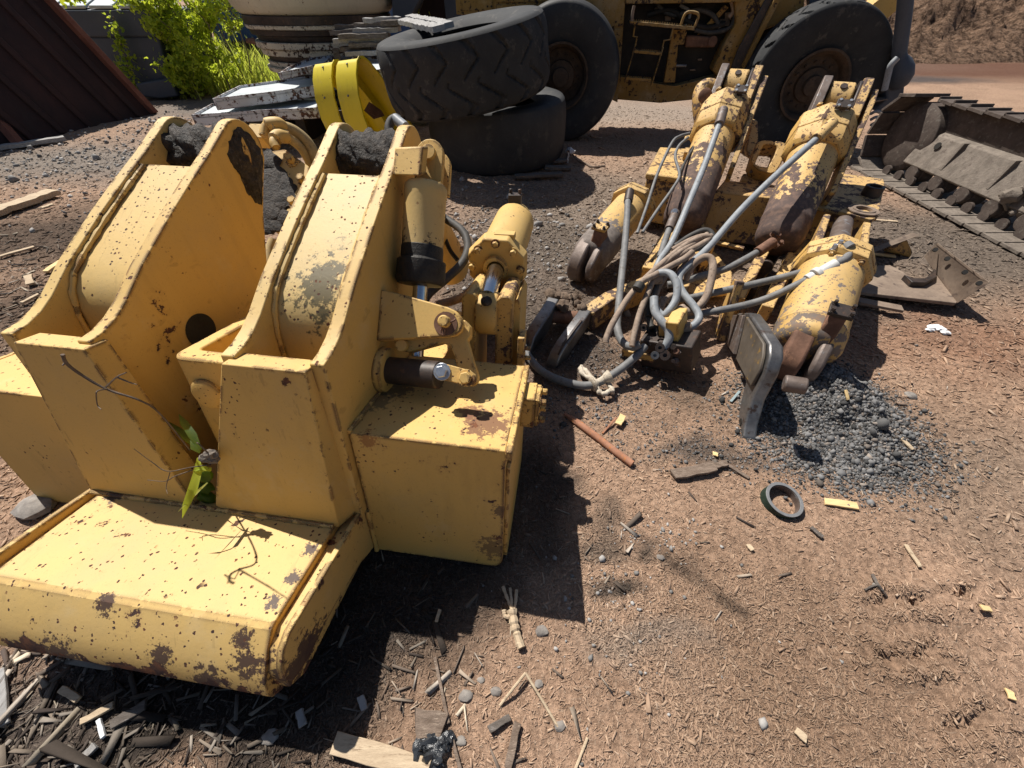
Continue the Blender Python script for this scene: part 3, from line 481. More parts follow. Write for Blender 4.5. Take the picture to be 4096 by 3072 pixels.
# two big cylinders running back from the tower pins
def flange(mb, o, ax, r, h, n=8, ph=.39, ref=None): return mb.lathe(o, ax, [(0, r), (h, r)], n, ph, True, ref)
p0 = lw(.86, -.71, .75); pE = atZ(1800, 1065, .32); bax = unit(pE-p0); Lb = np.linalg.norm(pE-p0)
for off, vis in ((0, 0), (-.755, 1)):
    if vis: bax = unit(atD(1300, 985, 3.10)-atD(1088, 752, 2.42)); Lb = .95
    a0 = atD(1088, 752, 2.42) if vis else p0+bax*.10; e1, e2 = perp(bax)
    c = MB().lathe(a0, bax, [(0, .10+.05*vis), (.06, .13+.05*vis), (.12, .135+.05*vis), (Lb-.12, .135+.04*vis), (Lb-.06, .12), (Lb-.02, .06)], 40).build('tilt_cylinder', M['yellow_clean'], FR, .003)
    if vis:
        f0 = a0-bax*.02; fm = MB(); flange(fm, f0, bax, .265, .09, 8, .2, fW); fm.build('flange', M['yellow'], c, .006)
        for j in range(8):
            bm_ = MB()
            a = .2+math.pi/8+j*math.pi/4; r1 = unit(fW-bax*np.dot(fW, bax)); r2 = np.cross(bax, r1)
            if np.dot(r1*math.cos(a)+r2*math.sin(a), A(1, 0, .25)) < .1: continue
            bm_.bolt(f0+(r1*math.cos(a)+r2*math.sin(a))*.205, -bax, .026, .045); bm_.build('flange_bolt', M['yellow'], c, .002)
        g = MB()
        for j, (x, y, r, d) in enumerate([(1072, 650, .075, 0), (1095, 715, .085, 0), (1075, 780, .10, 0), (1118, 800, .085, 0), (1150, 765, .06, 0), (1070, 850, .10, 0), (1112, 870, .075, 0), (1082, 900, .07, 0), (1130, 735, .06, 0), (1160, 800, .05, 0), (1095, 830, .09, 0), (1075, 715, .08, 0)]):
            g.lump(onpl(x, y, f0-bax*d, bax), r, 3, .5, (1, 1, .28), j, (r1, r2, bax))
        g.build('grease_lump', M['grease'], c)
        fb = MB(); q = onpl(1040, 545, f0+bax*.03, bax); fb.cbox(q, r1*.10, r2*.10, bax*.09); fb.cbox(q+r1*.055, r1*.02, r2*.07, bax*.06); fb.build('port_block', M['yellow_clean'], c, .005)
MB().cyl(atZ(1190, 1000, .45), atZ(1040, 1095, .42), .045, None, 24).build('cylinder_rod', M['chrome'], FR)
# hoses of the frame
hh = lambda L, d: [atD(x, y, dd) for (x, y), dd in zip(L, d)]
h1 = MB().tube(hh([(1082, 512), (1120, 505), (1180, 525), (1235, 575), (1270, 650), (1282, 730), (1265, 800)], [2.35, 2.4, 2.45, 2.5, 2.55, 2.6, 2.65]), .032, 12, 10).build('hydraulic_hose', M['hose_yellow'], FR)
MB().tube(hh([(1055, 545), (1066, 505), (1110, 498), (1128, 508)], [2.36, 2.36, 2.37, 2.4]), lambda t: .040 if t > .35 else .026, 14, 6).build('hose_ferrule', M['yellow_clean'], h1)
MB().tube(hh([(1105, 590), (1095, 565), (1115, 545), (1150, 548)], [2.33, 2.33, 2.36, 2.4]), lambda t: .038 if t > .4 else .024, 14, 6).build('hose_ferrule', M['yellow_clean'], h1)
MB().tube(hh([(1150, 548), (1210, 600), (1255, 690), (1270, 760)], [2.4, 2.5, 2.6, 2.65]), .027, 12, 8).build('hydraulic_hose', M['hose_yellow'], FR)
MB().tube(hh([(1092, 960), (1075, 1010), (1068, 1080), (1074, 1160), (1080, 1220)], [2.2, 2.18, 2.15, 2.15, 2.15]), .024, 12, 8).build('hydraulic_hose', M['hose_yellow'], FR)
h2 = MB().tube(hh([(1575, 560), (1556, 525), (1562, 490), (1582, 474), (1600, 482)], [1.98]*5), .022, 12, 8).build('hydraulic_hose', M['hose_dark'], FR)
MB().tube(hh([(1580, 474), (1622, 508)], [1.98, 1.96]), .024, 14, 1).build('hose_ferrule', M['hose_pale'], h2); MB().tube(hh([(1615, 503), (1640, 535)], [1.965, 1.95]), .015, 12, 1).build('hose_elbow', M['rust'], h2)
MB().tube(hh([(1745, 850), (1790, 880), (1850, 925), (1872, 985), (1850, 1050), (1790, 1110), (1720, 1170), (1690, 1215)], [2.15, 2.1, 2.05, 2.0, 1.95, 1.9, 1.85, 1.8]), .021, 12, 8).build('hydraulic_hose', M['hose_dark'], FR)
MB().tube(hh([(1850, 1000), (1885, 1000), (1912, 1050), (1916, 1110), (1890, 1155), (1835, 1195), (1745, 1220)], [2.15, 2.1, 2.05, 2.0, 2.0, 1.97, 1.95]), .021, 12, 8).build('hydraulic_hose', M['hose_tan'], FR)
MB().tube(hh([(1735, 850), (1770, 930), (1800, 1000), (1830, 1040)], [2.2, 2.2, 2.2, 2.2]), .013, 8, 6).build('hydraulic_hose', M['black'], FR)
# third cylinder lying behind the right box
q0 = pu(1952, 1185, .76); q1 = pu(1988, 1062, 1.02); q2 = pu(2062, 880, 1.62); cax = unit(q2-q1)
LC = np.linalg.norm(q2-q1); r1 = unit(fW-cax*np.dot(fW, cax)); r2 = np.cross(cax, r1)
c3 = MB().lathe(q1+cax*.03, cax, [(0, .118), (LC-.08, .118), (LC-.02, .10), (LC+.02, .05)], 40).build('steering_cylinder', M['yellow_clean'], FR, .003)
fm = MB(); fm.lathe(q1-cax*.02, cax, [(0, .150), (.055, .160), (.075, .155)], 8, .39, True, r1); fm.build('flange', M['yellow_clean'], c3, .006)
for j in range(8): a = math.pi/8+.39+j*math.pi/4; MB().bolt(q1-cax*.02+(r1*math.cos(a)+r2*math.sin(a))*.122, -cax, .016, .026).build('flange_bolt', M['yellow_clean'], c3, .001)
MB().ring(q1-cax*.045, cax, .062, .043, .03, 32).build('rod_seal', M['yellow_clean'], c3, .002)
rd = unit(q0-q1); MB().cyl(q1, q1+rd*np.linalg.norm(q0-q1)*1.05, .040, None, 28).build('cylinder_rod', M['chrome'], c3)
MB().cbox(onpl(2017, 948, q1, fU)+cax*.02, r2*.10, cax*.05, r1*.03).build('port_block', M['yellow_clean'], c3, .004)
mb = MB(); q = q2-cax*.05; mb.cbox(q+fW*.115, r2*.075, cax*.05, fW*.09); [mb.bolt(q+fW*.155+r2*s*.026, fW, .011, .03) for s in (-1, 1)]; mb.build('end_port', M['dark_steel'], c3, .003)
MB().lathe(pu(1954, 1252, .74)-fV*.047, fV, [(0, .088), (.012, .097), (.083, .097), (.095, .088)], 36).build('rod_eye', M['yellow'], c3, .004)
MB().lump(pu(1945, 1205, .66), .026, 2, .5, (1, 1, .7), 9).build('grease_lump', M['grease'], c3)
for a, b, x0, x1, yt in ((.70, .055, 1984, 2052, 1185), (.68, .05, 1846, 1908, 1172), (.76, .03, 2050, 2082, 1195)):
    pl = [pu(x0, yt+18, a), pu(x0+20, yt, a), pu(x1-12, yt+3, a), pu(x1, yt+22, a), pu(x1-6, 1380, a), pu(x1-10, 1475, a)-fW*.25, pu(x0-6, 1475, a)-fW*.25, pu(x0-4, 1380, a)]
    MB().prism(pl, fU*.30).build('clevis_plate', M['yellow_worn' if b > .052 else 'yellow'], FR, .006)
mb = MB(); mb.cbox(pu(2085, 1420, .70), fV*.03, fU*.1, fW*.22); [mb.bolt(pu(2095, y, .68), fV, .012, .03) for y in (1392, 1430)]; mb.build('keeper_plate', M['yellow_worn'], FR, .003)
lb = MB(); lbox(lb, .5, 1.6, -1.7, -.5, -.42, -.2); lb.build('rear_deck', M['yellow'], FR, .006)
# ---------- tyres ----------
def tyre(name, o, ax, R, ri, Wd, m, par=None, label=None, cat=None, group=None, N=20, groove=.03, refv=None, deep=1.0):
    ax = unit(ax); e1, e2 = perp(ax); o = np.asarray(o, float); na, ns = 420, 36; vs = []; half = Wd/2
    for i in range(na):
        a = 2*math.pi*i/na
        for j in range(ns):
            s = -1+2*j/(ns-1); rr = R-.035*abs(s)**4*R; g = 0
            if groove:
                ph = a/(2*math.pi)*N; zig = .34*(abs(((s*.8+10.1) % 1)-.5)*4-1)+.10*math.sin(s*3+1)
                d = abs(((ph+zig*(1 if s > 0 else 1)+(0.5 if s > 0 else 0)) % 1)-.5)*2
                wdt = .13+.09*(abs(s) > .70); g = groove*.85*max(0, min(1, (wdt-d)/.05))*(1 if abs(s) > .18 or d < .05 else .35)
                g += .004*math.sin(a*7+s*4)
            r = rr-g; vs.append(o+ax*(s*half*.93)+(e1*math.cos(a)+e2*math.sin(a))*r)
    fs = [(i*ns+j, ((i+1) % na)*ns+j, ((i+1) % na)*ns+j+1, i*ns+j+1) for i in range(na) for j in range(ns-1)]
    mb = MB().add(vs, fs); side = [(.93, .966), (1.0, .945), (1.03, .91), (1.04, .83), (1.02, .72), (.94, .60)]
    H = R; bead = ri/R
    prof = []
    for sgn in (1, -1):
        p = [(sgn*half*t, H*r if r > bead+.1 else H*max(r, bead)) for t, r in side]+[(sgn*half*.80, ri), (sgn*half*.74, ri+.01), (sgn*half*.80, R*.72), (sgn*half*.80, R*.88)]
        if sgn < 0: p = p[::-1]
        prof.append(p)
    mb.lathe(o, ax, prof[0]+prof[1], 96, 0, False)
    ob = mb.build(name, m, par, 0, 45, loc=o*A(1, 1, 0) if par is None else None)
    if label: tag(ob, label, cat, group)
    return ob
tyre('old_tyre', A(-.20, 6.30, .36+hz(-.2, 6.3)), A(-.03, -.02, 1), .93, .50, .68, M['rubber_worn'], None, 'smooth bald black tyre lying flat at the bottom of the stack', 'tyre', 'stacked tyres', groove=0)
UAX = unit(A(-.155, -.055, .98)); UO = A(-.55, 5.95, 1.075)
tyre('old_tyre', UO, UAX, .985, .52, .66, M['rubber'], None, 'black tyre with zigzag tread lying tilted on top of the stack', 'tyre', 'stacked tyres', N=19)
# boards on the upper tyre
def plank(name, a, b, wd, th, m, label, cat, group=None, up=A(0, 0, 1), rag=.1):
    a = np.asarray(a, float); b = np.asarray(b, float); d = b-a; L = np.linalg.norm(d); d = d/L; sd = unit(np.cross(up, d)); up2 = np.cross(d, sd); n = max(4, int(L/.06)); vs = []
    for i in range(n+1):
        t = i/n; w0 = wd/2*(1+rag*random.uniform(-1, 1)*.5); w1 = wd/2*(1+rag*random.uniform(-1, 1)*.5); e = d*random.uniform(-1, 1)*wd*rag*.6*(i in (0, n)); k = up2*random.uniform(-1, 1)*th*.12
        c = a+d*L*t; vs += [c-sd*w0+e+k, c+sd*w1-e+k, c+sd*w1-e*.5+up2*th+k, c-sd*w0+e*.5+up2*th+k]
    fs = [(4*i+j, 4*i+(j+1) % 4, 4*i+4+(j+1) % 4, 4*i+4+j) for i in range(n) for j in range(4)]+[(3, 2, 1, 0), (4*n, 4*n+1, 4*n+2, 4*n+3)]
    o = MB().add(vs, fs).build(name, m, None, .002, 30); return tag(o, label, cat, group)
topz = lambda x, y: onpl(x, y, UO+UAX*.345, UAX)
plank('grey_board', topz(1610, 92), topz(1760, 128), .14, .05, M['wood_grey'], 'pale grey weathered board lying across the rim of the top tyre', 'board', 'boards on the tyre', UAX)
plank('grey_board', topz(1640, 76), topz(1796, 112), .12, .05, M['wood_grey'], 'grey board behind the front board on the top tyre', 'board', 'boards on the tyre', UAX)
# pallet scraps under the tyres
pl = thing('broken_pallet', 'broken dark wooden pallet squashed under the tyre stack', 'pallet', atZ(2200, 690, .02))
for a, b in (((2060, 705), (2250, 695)), ((2180, 668), (2285, 672)), ((2150, 650), (2265, 640))):
    p0, p1 = atZ(*a, .05), atZ(*b, .05); d = p1-p0; MB().cbox((p0+p1)/2, d, unit(np.cross(d, A(0, 0, 1)))*.1, A(0, 0, .03)).build('slat', M['wood_dark'], pl, .003)
mb = MB(); mb.box(atZ(2266, 655, .0), A(.03, 0, 0), A(.02, .25, 0), A(0, 0, .16)); tag(mb.build('steel_angle', M['white_scrap'], None, .002), 'small white steel angle standing beside the bottom tyre', 'scrap metal')
mb = MB(); mb.lump(atZ(2282, 604, .05), .055, 2, .9, (1.3, .7, .7), 3); tag(mb.build('foam_scrap', M['paper'], None), 'crumpled white scrap lying right of the bottom tyre', 'scrap')
mb = MB().tube([atZ(x, y, z) for x, y, z in ((2290, 618, .03), (2310, 640, .05), (2345, 655, .02), (2372, 668, .03), (2420, 664, .01))], .012, 7, 5); tag(mb.build('dead_branch', M['bark'], None), 'thin dark dead branch on the ground right of the tyres', 'branch')
# ---------- wheel loader ----------
LE = unit(A(.985, -.165, 0)); LN = A(LE[1], -LE[0], 0); LO = A(.74, 7.38, 0)     # LN faces the viewer
ld = thing('wheel_loader', 'yellow wheel loader in shade with rusty rims and a boarding ladder', 'loader', LO+LE*1.7-LN*.6)
def pl_(px, py, b): return onpl(px, py, LO-LN*b, LN)
def wheel(o, R, ri, grv, m):
    t = tyre('tyre', o, LN, R, ri, .58, m, w_, N=22, groove=grv) if False else None
for (o, R, grv, mt) in ((A(.74, 7.38, .79), .835, 0, 'rubber_worn'), (LO*A(1, 1, 0)+LE*3.43+A(0, 0, .765), .855, .05, 'rubber')):
    wh = MB().lathe(o+LN*.12, LN, [(-.30, .36), (.02, .355), (.10, .375), (.135, .40), (.15, .40), (.15, .375), (.10, .34), (.05, .33), (-.02, .32), (-.02, .20), (.03, .19), (.05, .12), (.11, .11), (.12, .05)], 56, 0, False).build('wheel', M['rim_rust'], ld, 0, 40)
    tyre('tyre', o-LN*.03, LN, R, .39, .60, M[mt], wh, N=24, groove=grv)
    hb = MB().lathe(o+LN*.10, LN, [(0, .17), (.05, .16), (.07, .10), (.13, .09), (.14, .03)], 32).build('hub', M['rim_rust'], wh, .003)
    for j in range(14): a = j*2*math.pi/14; MB().bolt(o+LN*.10+(LE*math.cos(a)+A(0, 0, 1)*math.sin(a))*.25, LN, .016, .03).build('wheel_nut', M['rim_rust'], wh)
    MB().lathe(o+LN*.12, LN, [(-.29, .34), (-.28, .34)], 40).build('rim_back', M['black'], wh)
def lpoly(name, pts, b, th, m, bev=.006, par=None): return MB().prism([pl_(x, y, b) for x, y in pts], -LN*th).build(name, M[m], par or ld, bev)
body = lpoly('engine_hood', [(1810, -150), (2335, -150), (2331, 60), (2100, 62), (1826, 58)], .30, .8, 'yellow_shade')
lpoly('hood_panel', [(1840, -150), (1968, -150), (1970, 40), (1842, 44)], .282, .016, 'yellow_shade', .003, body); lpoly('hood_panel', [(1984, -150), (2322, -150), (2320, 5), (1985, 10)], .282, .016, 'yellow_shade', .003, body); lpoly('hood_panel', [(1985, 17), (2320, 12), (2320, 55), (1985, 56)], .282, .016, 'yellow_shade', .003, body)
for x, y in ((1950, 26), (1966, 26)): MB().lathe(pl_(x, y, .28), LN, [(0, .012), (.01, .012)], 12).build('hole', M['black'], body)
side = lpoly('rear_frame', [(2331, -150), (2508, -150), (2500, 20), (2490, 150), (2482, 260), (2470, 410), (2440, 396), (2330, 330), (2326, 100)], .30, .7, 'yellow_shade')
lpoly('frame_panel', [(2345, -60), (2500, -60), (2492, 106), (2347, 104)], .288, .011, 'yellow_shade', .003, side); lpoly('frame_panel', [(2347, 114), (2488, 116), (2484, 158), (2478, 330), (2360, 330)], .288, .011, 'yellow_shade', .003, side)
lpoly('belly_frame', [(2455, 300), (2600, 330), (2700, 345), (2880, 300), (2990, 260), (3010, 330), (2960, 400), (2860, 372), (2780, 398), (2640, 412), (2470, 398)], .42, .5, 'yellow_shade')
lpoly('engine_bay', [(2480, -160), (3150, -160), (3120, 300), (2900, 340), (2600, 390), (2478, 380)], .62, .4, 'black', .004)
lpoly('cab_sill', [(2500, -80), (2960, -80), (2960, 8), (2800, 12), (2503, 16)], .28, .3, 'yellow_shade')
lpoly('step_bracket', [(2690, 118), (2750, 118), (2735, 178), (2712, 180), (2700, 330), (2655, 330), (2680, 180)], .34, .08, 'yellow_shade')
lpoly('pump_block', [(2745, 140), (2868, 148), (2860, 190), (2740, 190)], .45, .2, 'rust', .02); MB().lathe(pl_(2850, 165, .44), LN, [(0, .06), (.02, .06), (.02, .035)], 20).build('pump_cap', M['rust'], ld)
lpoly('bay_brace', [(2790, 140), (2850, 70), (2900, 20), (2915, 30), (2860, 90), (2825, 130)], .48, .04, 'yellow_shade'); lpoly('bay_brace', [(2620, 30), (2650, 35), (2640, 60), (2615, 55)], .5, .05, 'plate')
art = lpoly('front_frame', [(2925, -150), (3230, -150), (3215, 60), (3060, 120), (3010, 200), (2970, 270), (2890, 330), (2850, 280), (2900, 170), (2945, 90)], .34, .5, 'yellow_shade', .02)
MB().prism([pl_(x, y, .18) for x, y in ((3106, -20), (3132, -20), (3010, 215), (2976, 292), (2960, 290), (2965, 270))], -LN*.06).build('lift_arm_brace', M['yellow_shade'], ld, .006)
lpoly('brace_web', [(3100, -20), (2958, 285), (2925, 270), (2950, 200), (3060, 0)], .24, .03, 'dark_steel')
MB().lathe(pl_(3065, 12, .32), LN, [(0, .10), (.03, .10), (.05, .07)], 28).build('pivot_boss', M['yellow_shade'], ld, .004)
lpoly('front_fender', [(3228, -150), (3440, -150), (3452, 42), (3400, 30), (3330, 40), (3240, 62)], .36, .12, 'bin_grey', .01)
for pts, r, m in ([(2620, -20), (2640, 30), (2700, 60), (2790, 40), (2850, 60), (2880, 110)], .03, 'hose_dark'), ([(2590, 60), (2680, 40), (2740, 80), (2820, 110), (2900, 95)], .035, 'black'), ([(2780, 120), (2850, 130), (2920, 110), (2940, 60)], .03, 'hose_dark'), ([(2930, 195), (2880, 210), (2868, 270), (2900, 300), (2960, 285)], .022, 'hose_dark'), ([(2960, 180), (2900, 190), (2886, 230), (2898, 275), (2940, 285)], .018, 'hose_dark'), ([(2675, 262), (2745, 263)], .022, 'steel'), ([(2720, 20), (2760, 50), (2740, 110)], .02, 'hose_grey'), ([(2925, 0), (2935, 40), (2915, 70)], .03, 'hose_tan'):
    MB().tube([pl_(x, y, .46) for x, y in pts], r, 10, 6).build('engine_hose' if m != 'steel' else 'drive_shaft', M[m], ld)
for x, y, w_, h_ in ((2710, 60, 20, 8), (2688, 70, 10, 6), (2792, 236, 16, 6), (2760, 278, 22, 5), (2660, 65, 24, 18), (2880, 75, 40, 30), (2900, 50, 25, 30)):
    MB().prism([pl_(x, y, .58), pl_(x+w_, y-2, .58), pl_(x+w_, y+h_, .58), pl_(x, y+h_, .58)], -LN*.03).build('bay_fitting', M['plate'], ld, .003)
la = thing_l = MB().prism([pl_(x, y, .06) for x, y in ((2521, 84), (2779, 108), (2778, 122), (2521, 97))], -LN*.30).build('ladder', M['yellow_shade'], ld, .003)
def bar(a, b, w, bk, m='yellow_shade'): p, q = pl_(*a, bk), pl_(*b, bk); return MB().tube([p, q], w, 8, 1)
for st in ([(2540, 100), (2533, 145), (2548, 148), (2542, 180)], [(2692, 115), (2680, 158), (2656, 162), (2650, 190)]): MB().tube([pl_(x, y, .10) for x, y in st], .012, 8, 1).build('rail', M['yellow_shade'], la)
for a, b in (((2542, 178), (2498, 328)), ((2652, 188), (2604, 345))):
    p, q = pl_(*a, .04), pl_(*b, .02); MB().cbox((p+q)/2, q-p, LN*.10, LE*.012).build('rail', M['yellow_shade'], la, .002)
for x0, x1, y0, y1 in ((2537, 2648, 200, 210), (2502, 2606, 308, 316)):
    s_p = MB().prism([pl_(x0, y0, .0), pl_(x1, y1, .0), pl_(x1, y1+12, .0), pl_(x0, y0+12, .0)], -LN*.12).build('step', M['yellow_shade'], la, .003)
    for j in range(13): q = pl_(x0+(x1-x0)*(j+.5)/13, y0+(y1-y0)*(j+.5)/13, .03); t_ = MB().lathe(q-A(0, 0, .006), A(0, 0, 1), [(0, .013), (.026, .006)], 4).build('tread_tooth', M['yellow_shade'], s_p, 0)
for j in range(26): q = pl_(2530+248*(j+.5)/26, 84+24*(j+.5)/26, .10); MB().lathe(q-A(0, 0, .006), A(0, 0, 1), [(0, .013), (.026, .005)], 4).build('tread_tooth', M['yellow_shade'], la, 0)
MB().tube([pl_(x, y, .08) for x, y in ((2527, 92), (2531, 50), (2537, 22))], .02, 10, 4).build('handrail', M['plate'], la); MB().tube([pl_(x, y, .10) for x, y in ((2722, 108), (2733, 72), (2748, 50), (2780, 50), (2794, 62), (2786, 90), (2776, 112))], .017, 10, 6).build('handrail', M['yellow_shade'], la)
# lit boom arm behind the front wheel
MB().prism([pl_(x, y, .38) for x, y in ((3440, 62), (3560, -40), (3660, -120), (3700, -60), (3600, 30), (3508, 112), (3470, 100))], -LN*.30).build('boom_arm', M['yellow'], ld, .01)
# ---------- dark hanging tool right of the loader ----------
XY = 6.35; aY = lambda x, y: atY(x, y, XY)
tl = thing('bucket_linkage', 'dark steel link arm with a round knuckle hanging beside the loader front wheel', 'link arm', aY(3590, 400)*A(1, 1, 0))
MB().tube([aY(3632, -120), aY(3616, 60), aY(3596, 215)], .075, 20, 4).build('arm', M['bin_grey'], tl)
MB().lathe(aY(3597, 212), aY(3600, 330)-aY(3597, 212), [(0, .07), (.06, .075), (.13, .115), (.22, .14), (.32, .135), (.40, .09)], 28).build('knuckle', M['bin_grey'], tl)
MB().prism([aY(x, y) for x, y in ((3545, 330), (3622, 330), (3616, 385), (3612, 430), (3590, 470), (3530, 452), (3500, 440), (3548, 395))], A(0, .25, 0)).build('lower_block', M['bin_grey'], tl, .02)
MB().tube([atY(x, y, XY-.12) for x, y in ((3590, 232), (3563, 262), (3552, 300), (3538, 360))], .035, 12, 5).build('lug', M['hose_pale'], tl)
MB().prism([atY(x, y, XY-.05) for x, y in ((3496, 404), (3550, 396), (3552, 400), (3498, 410))], A(0, .2, 0)).build('step_bar', M['plate'], tl, .003)
for i, y in enumerate((455, 478, 500)): MB().tube([atY(3484, y, XY), atY(3505, y-10, XY-.05), atY(3526, y-4, XY)], .02, 8, 4).build('spring_coil', M['hose_pale'], tl)
MB().prism([atY(x, y, XY) for x, y in ((3410, 540), (3440, 525), (3440, 536), (3414, 552))], A(0, .05, 0)).build('latch', M['hose_pale'], tl, .002)
# ---------- crawler track at the right ----------
tk = thing('crawler_track', 'dusty grey crawler undercarriage with track shoes and rollers at the right edge', 'crawler track', A(5.0, 4.0, 0))
tx0, tx1 = 4.50, 5.10
for i in range(26):
    yy = 5.62-i*.205
    if yy > .8:
        s_ = MB().cbox(A((tx0+tx1)/2, yy, .022), A(tx1-tx0, 0, 0), A(0, .19, .006), A(0, 0, .03)); s_.box(A(tx0+.01, yy+.075, .036), A(tx1-tx0-.02, 0, 0), A(0, .02, 0), A(0, 0, .012)); s_.build('track_shoe', M['track'], tk, .004)
    if yy-.1 > .9:
        s_ = MB().cbox(A(4.92, yy-.35, .80-.006*math.sin(i)), A(.24, 0, 0), A(0, .201, .012), A(0, 0, .03)); s_.box(A(4.80, yy-.27, .81), A(.24, 0, 0), A(0, .022, 0), A(0, 0, .03)); s_.build('track_shoe', M['track_dark'], tk, .003)
for i in range(5):
    a = math.radians(-62+i*36); q = A(4.90, 5.55+.30*math.cos(a), .42+.40*math.sin(a)); d = A(0, -math.sin(a), math.cos(a)); r_ = A(0, math.cos(a), math.sin(a))
    MB().cbox(q-A(.10, 0, 0), A(.40, 0, 0), d*.24, r_*.035).build('track_shoe', M['track' if i == 0 else 'track_dark'], tk, .004)
frm = [(4.73, .215), (4.745, .26), (4.84, .52), (5.0, .58), (5.0, .20), (4.80, .185)]
MB().prism([A(x, 5.25, z) for x, z in frm], A(0, -4.6, 0)).build('track_frame', M['track'], tk, .012)
MB().lathe(A(4.78, 5.46, .42), A(1, 0, 0), [(0, .10), (.0, .30), (.03, .35), (.22, .35)], 36).build('idler_wheel', M['track_dark'], tk, .006)
MB().prism([A(4.90, 5.4, .50), A(4.90, 5.4, .78), A(5.02, 5.4, .78), A(5.02, 5.4, .3), A(5.0, 5.4, .3)], A(0, -4.7, 0)).build('upper_frame', M['track_dark'], tk, .01)
for y in (4.75, 4.15, 3.5, 2.9): MB().box(A(4.745, y, .27), A(.10, 0, 0), A(0, -.03, 0), A(.05, 0, .26)).build('frame_rib', M['track'], tk, .004)
MB().lathe(A(4.795, 5.0, .44), A(-1, 0, .25), [(0, .035), (.006, .035)], 16).build('frame_hole', M['black'], tk)
for y in np.arange(5.05, 1.2, -.36): MB().lathe(A(4.735, y, .15), A(1, 0, 0), [(0, .05), (.0, .075), (.02, .085), (.06, .085), (.06, .10), (.09, .10), (.2, .10)], 24).build('track_roller', M['track_dark'], tk, .005)
for y in np.arange(5.4, 1.2, -.205):
    l_ = MB().lathe(A(4.73, y, .075), A(1, 0, 0), [(0, .028), (0, .055), (.03, .055), (.03, .028)], 14).build('chain_link', M['track_dark'], tk)
mb = MB()
for j in range(14): mb.lump(A(4.74+random.uniform(-.03, .06), 3.75+random.uniform(-.18, .18), .30+random.uniform(-.12, .2)), random.uniform(.03, .075), 2, .8, (1, 1, 1), j)
tag(mb.build('dirt_clod', M['track'], None), 'crusty lump of dried mud caked on the crawler frame side', 'mud'); bpy.data.objects['dirt_clod'].parent = None
# ---------- mulch pile ----------
n1, n2 = 320, 220; gx = np.linspace(6.0, 46, n1); gy = np.linspace(14.5, 48.5, n2); PX, PY = np.meshgrid(gx, gy)
base = 17.2+.5*np.sin(PX*.35)-np.clip(11-PX, 0, 9)*-.9; rise = np.clip((PY-base)*.58, 0, 6.5)*np.clip((PX-7.5)/5, 0, 1)
PZ = rise+(fbm(PX, PY, .35, 4, 41)*1.6+fbm(PX, PY, 1.3, 4, 43)*1.1+fbm(PX, PY, 4, 3, 44)*.55)*np.clip(rise, 0, 1)-.12*(rise <= .01)
ix = np.arange(n1*n2).reshape(n2, n1); q = np.stack([ix[:-1, :-1], ix[:-1, 1:], ix[1:, 1:], ix[1:, :-1]], -1).reshape(-1, 4)
k = NT('mulch'); f2 = k.noise(5, 8, .75); f3 = k.noise(14, 4, .7); k.bump(k.ma('ADD', f2, k.ma('MULTIPLY', f3, .6)), 1.0, .25); M['mulch'] = k.out(k.mix(k.ss(f2, .38, .58), (.085, .052, .035), k.mix(k.ss(f3, .4, .7), (.30, .185, .12), (.42, .28, .19))), .95, 0, .1)
mass('mulch_pile', np.c_[PX.ravel(), PY.ravel(), PZ.ravel()], q, None, M['mulch'], 'structure', smooth=True)
# ---------- left background: rusty bin, slate bins, plants ----------
b0, b1 = atZ(-420, 690), atZ(622, 455); up = atY(199, 0, b1[1]-.12)-b1; bd = unit(b1-b0)
rb = thing('rusty_bin', 'dark rusted steel bin wall with sloping ribs and a red brown edge beam', 'steel bin', (b0+b1)/2*A(1, 1, 0)); bn = unit(np.cross(bd, up)); bn = bn if bn[1] > 0 else -bn
MB().hexa([b0, b1, b1+bn*.3, b0+bn*.3, b0+up*1.35, b1+up*1.35, b1+up*1.35+bn*.3, b0+up*1.35+bn*.3]).build('wall', M['bin_rust'], rb, .01)
for f_ in (.30, .42, .54, .66, .80, .9): p = b0+(b1-b0)*f_; MB().box(p-bn*.05, bd*.10, up*1.3, bn*.06).build('rib', M['bin_rust'], rb, .02)
MB().box(b1-bd*.09-bn*.11, bd*.10, up*1.3, bn*.12).build('edge_beam', M['red_rust'], rb, .008)
p = atZ(90, 592); MB().tube([p, p+unit(atY(-60, 420, p[1]+.5)-p)*2.2], .075, 4, 1).build('prop_beam', M['red_rust'], rb, .005)
sb = thing('slate_bin', 'dark slate grey skip bin with pale sheets along its top', 'skip bin', atY(500, 390, 10.9)*A(1, 1, 0)); aB = lambda x, y, d=0: atY(x, y, 10.7+d)
MB().prism([aB(*p) for p in ((60, 150), (60, 38), (592, 38), (612, 80), (636, 148), (150, 152))], A(-.2, 2.6, 0)).build('upper_wall', M['bin_grey'], sb, .03)
MB().prism([aB(*p, .03) for p in ((150, 149), (632, 146), (655, 230), (674, 318), (560, 345), (150, 345))], A(-.2, 2.4, 0)).build('lower_wall', M['bin_grey'], sb, .03)
MB().prism([aB(*p, -.25) for p in ((540, 335), (680, 312), (712, 386), (640, 396), (560, 385))], A(-.2, 2.4, 0)).build('base_rail', M['bin_grey'], sb, .03)
for x0, x1 in ((-150, 40), (70, 215), (235, 345), (360, 455), (480, 590)):
    q0, q1 = aB(x0, 35), aB(x1, 35); MB().prism([q0, q1, q1+A(-.9, 1.6, .12), q0+A(-.9, 1.6, .12)], A(0, 0, .05)).build('pale_sheet', M['bin_pale'], sb, .01)
MB().box(atY(880, 205, 14.5)*A(1, 1, 0), A(5.5, 1.0, 0), A(-.3, 2, 0), A(0, 0, 2.4)).build('side', M['blue'], None, .02)
o = bpy.data.objects['side']; o.name = 'blue_container'; ORG['blue_container'] = ORG['side']; tag(o, 'blue painted container standing behind the green saplings', 'container')
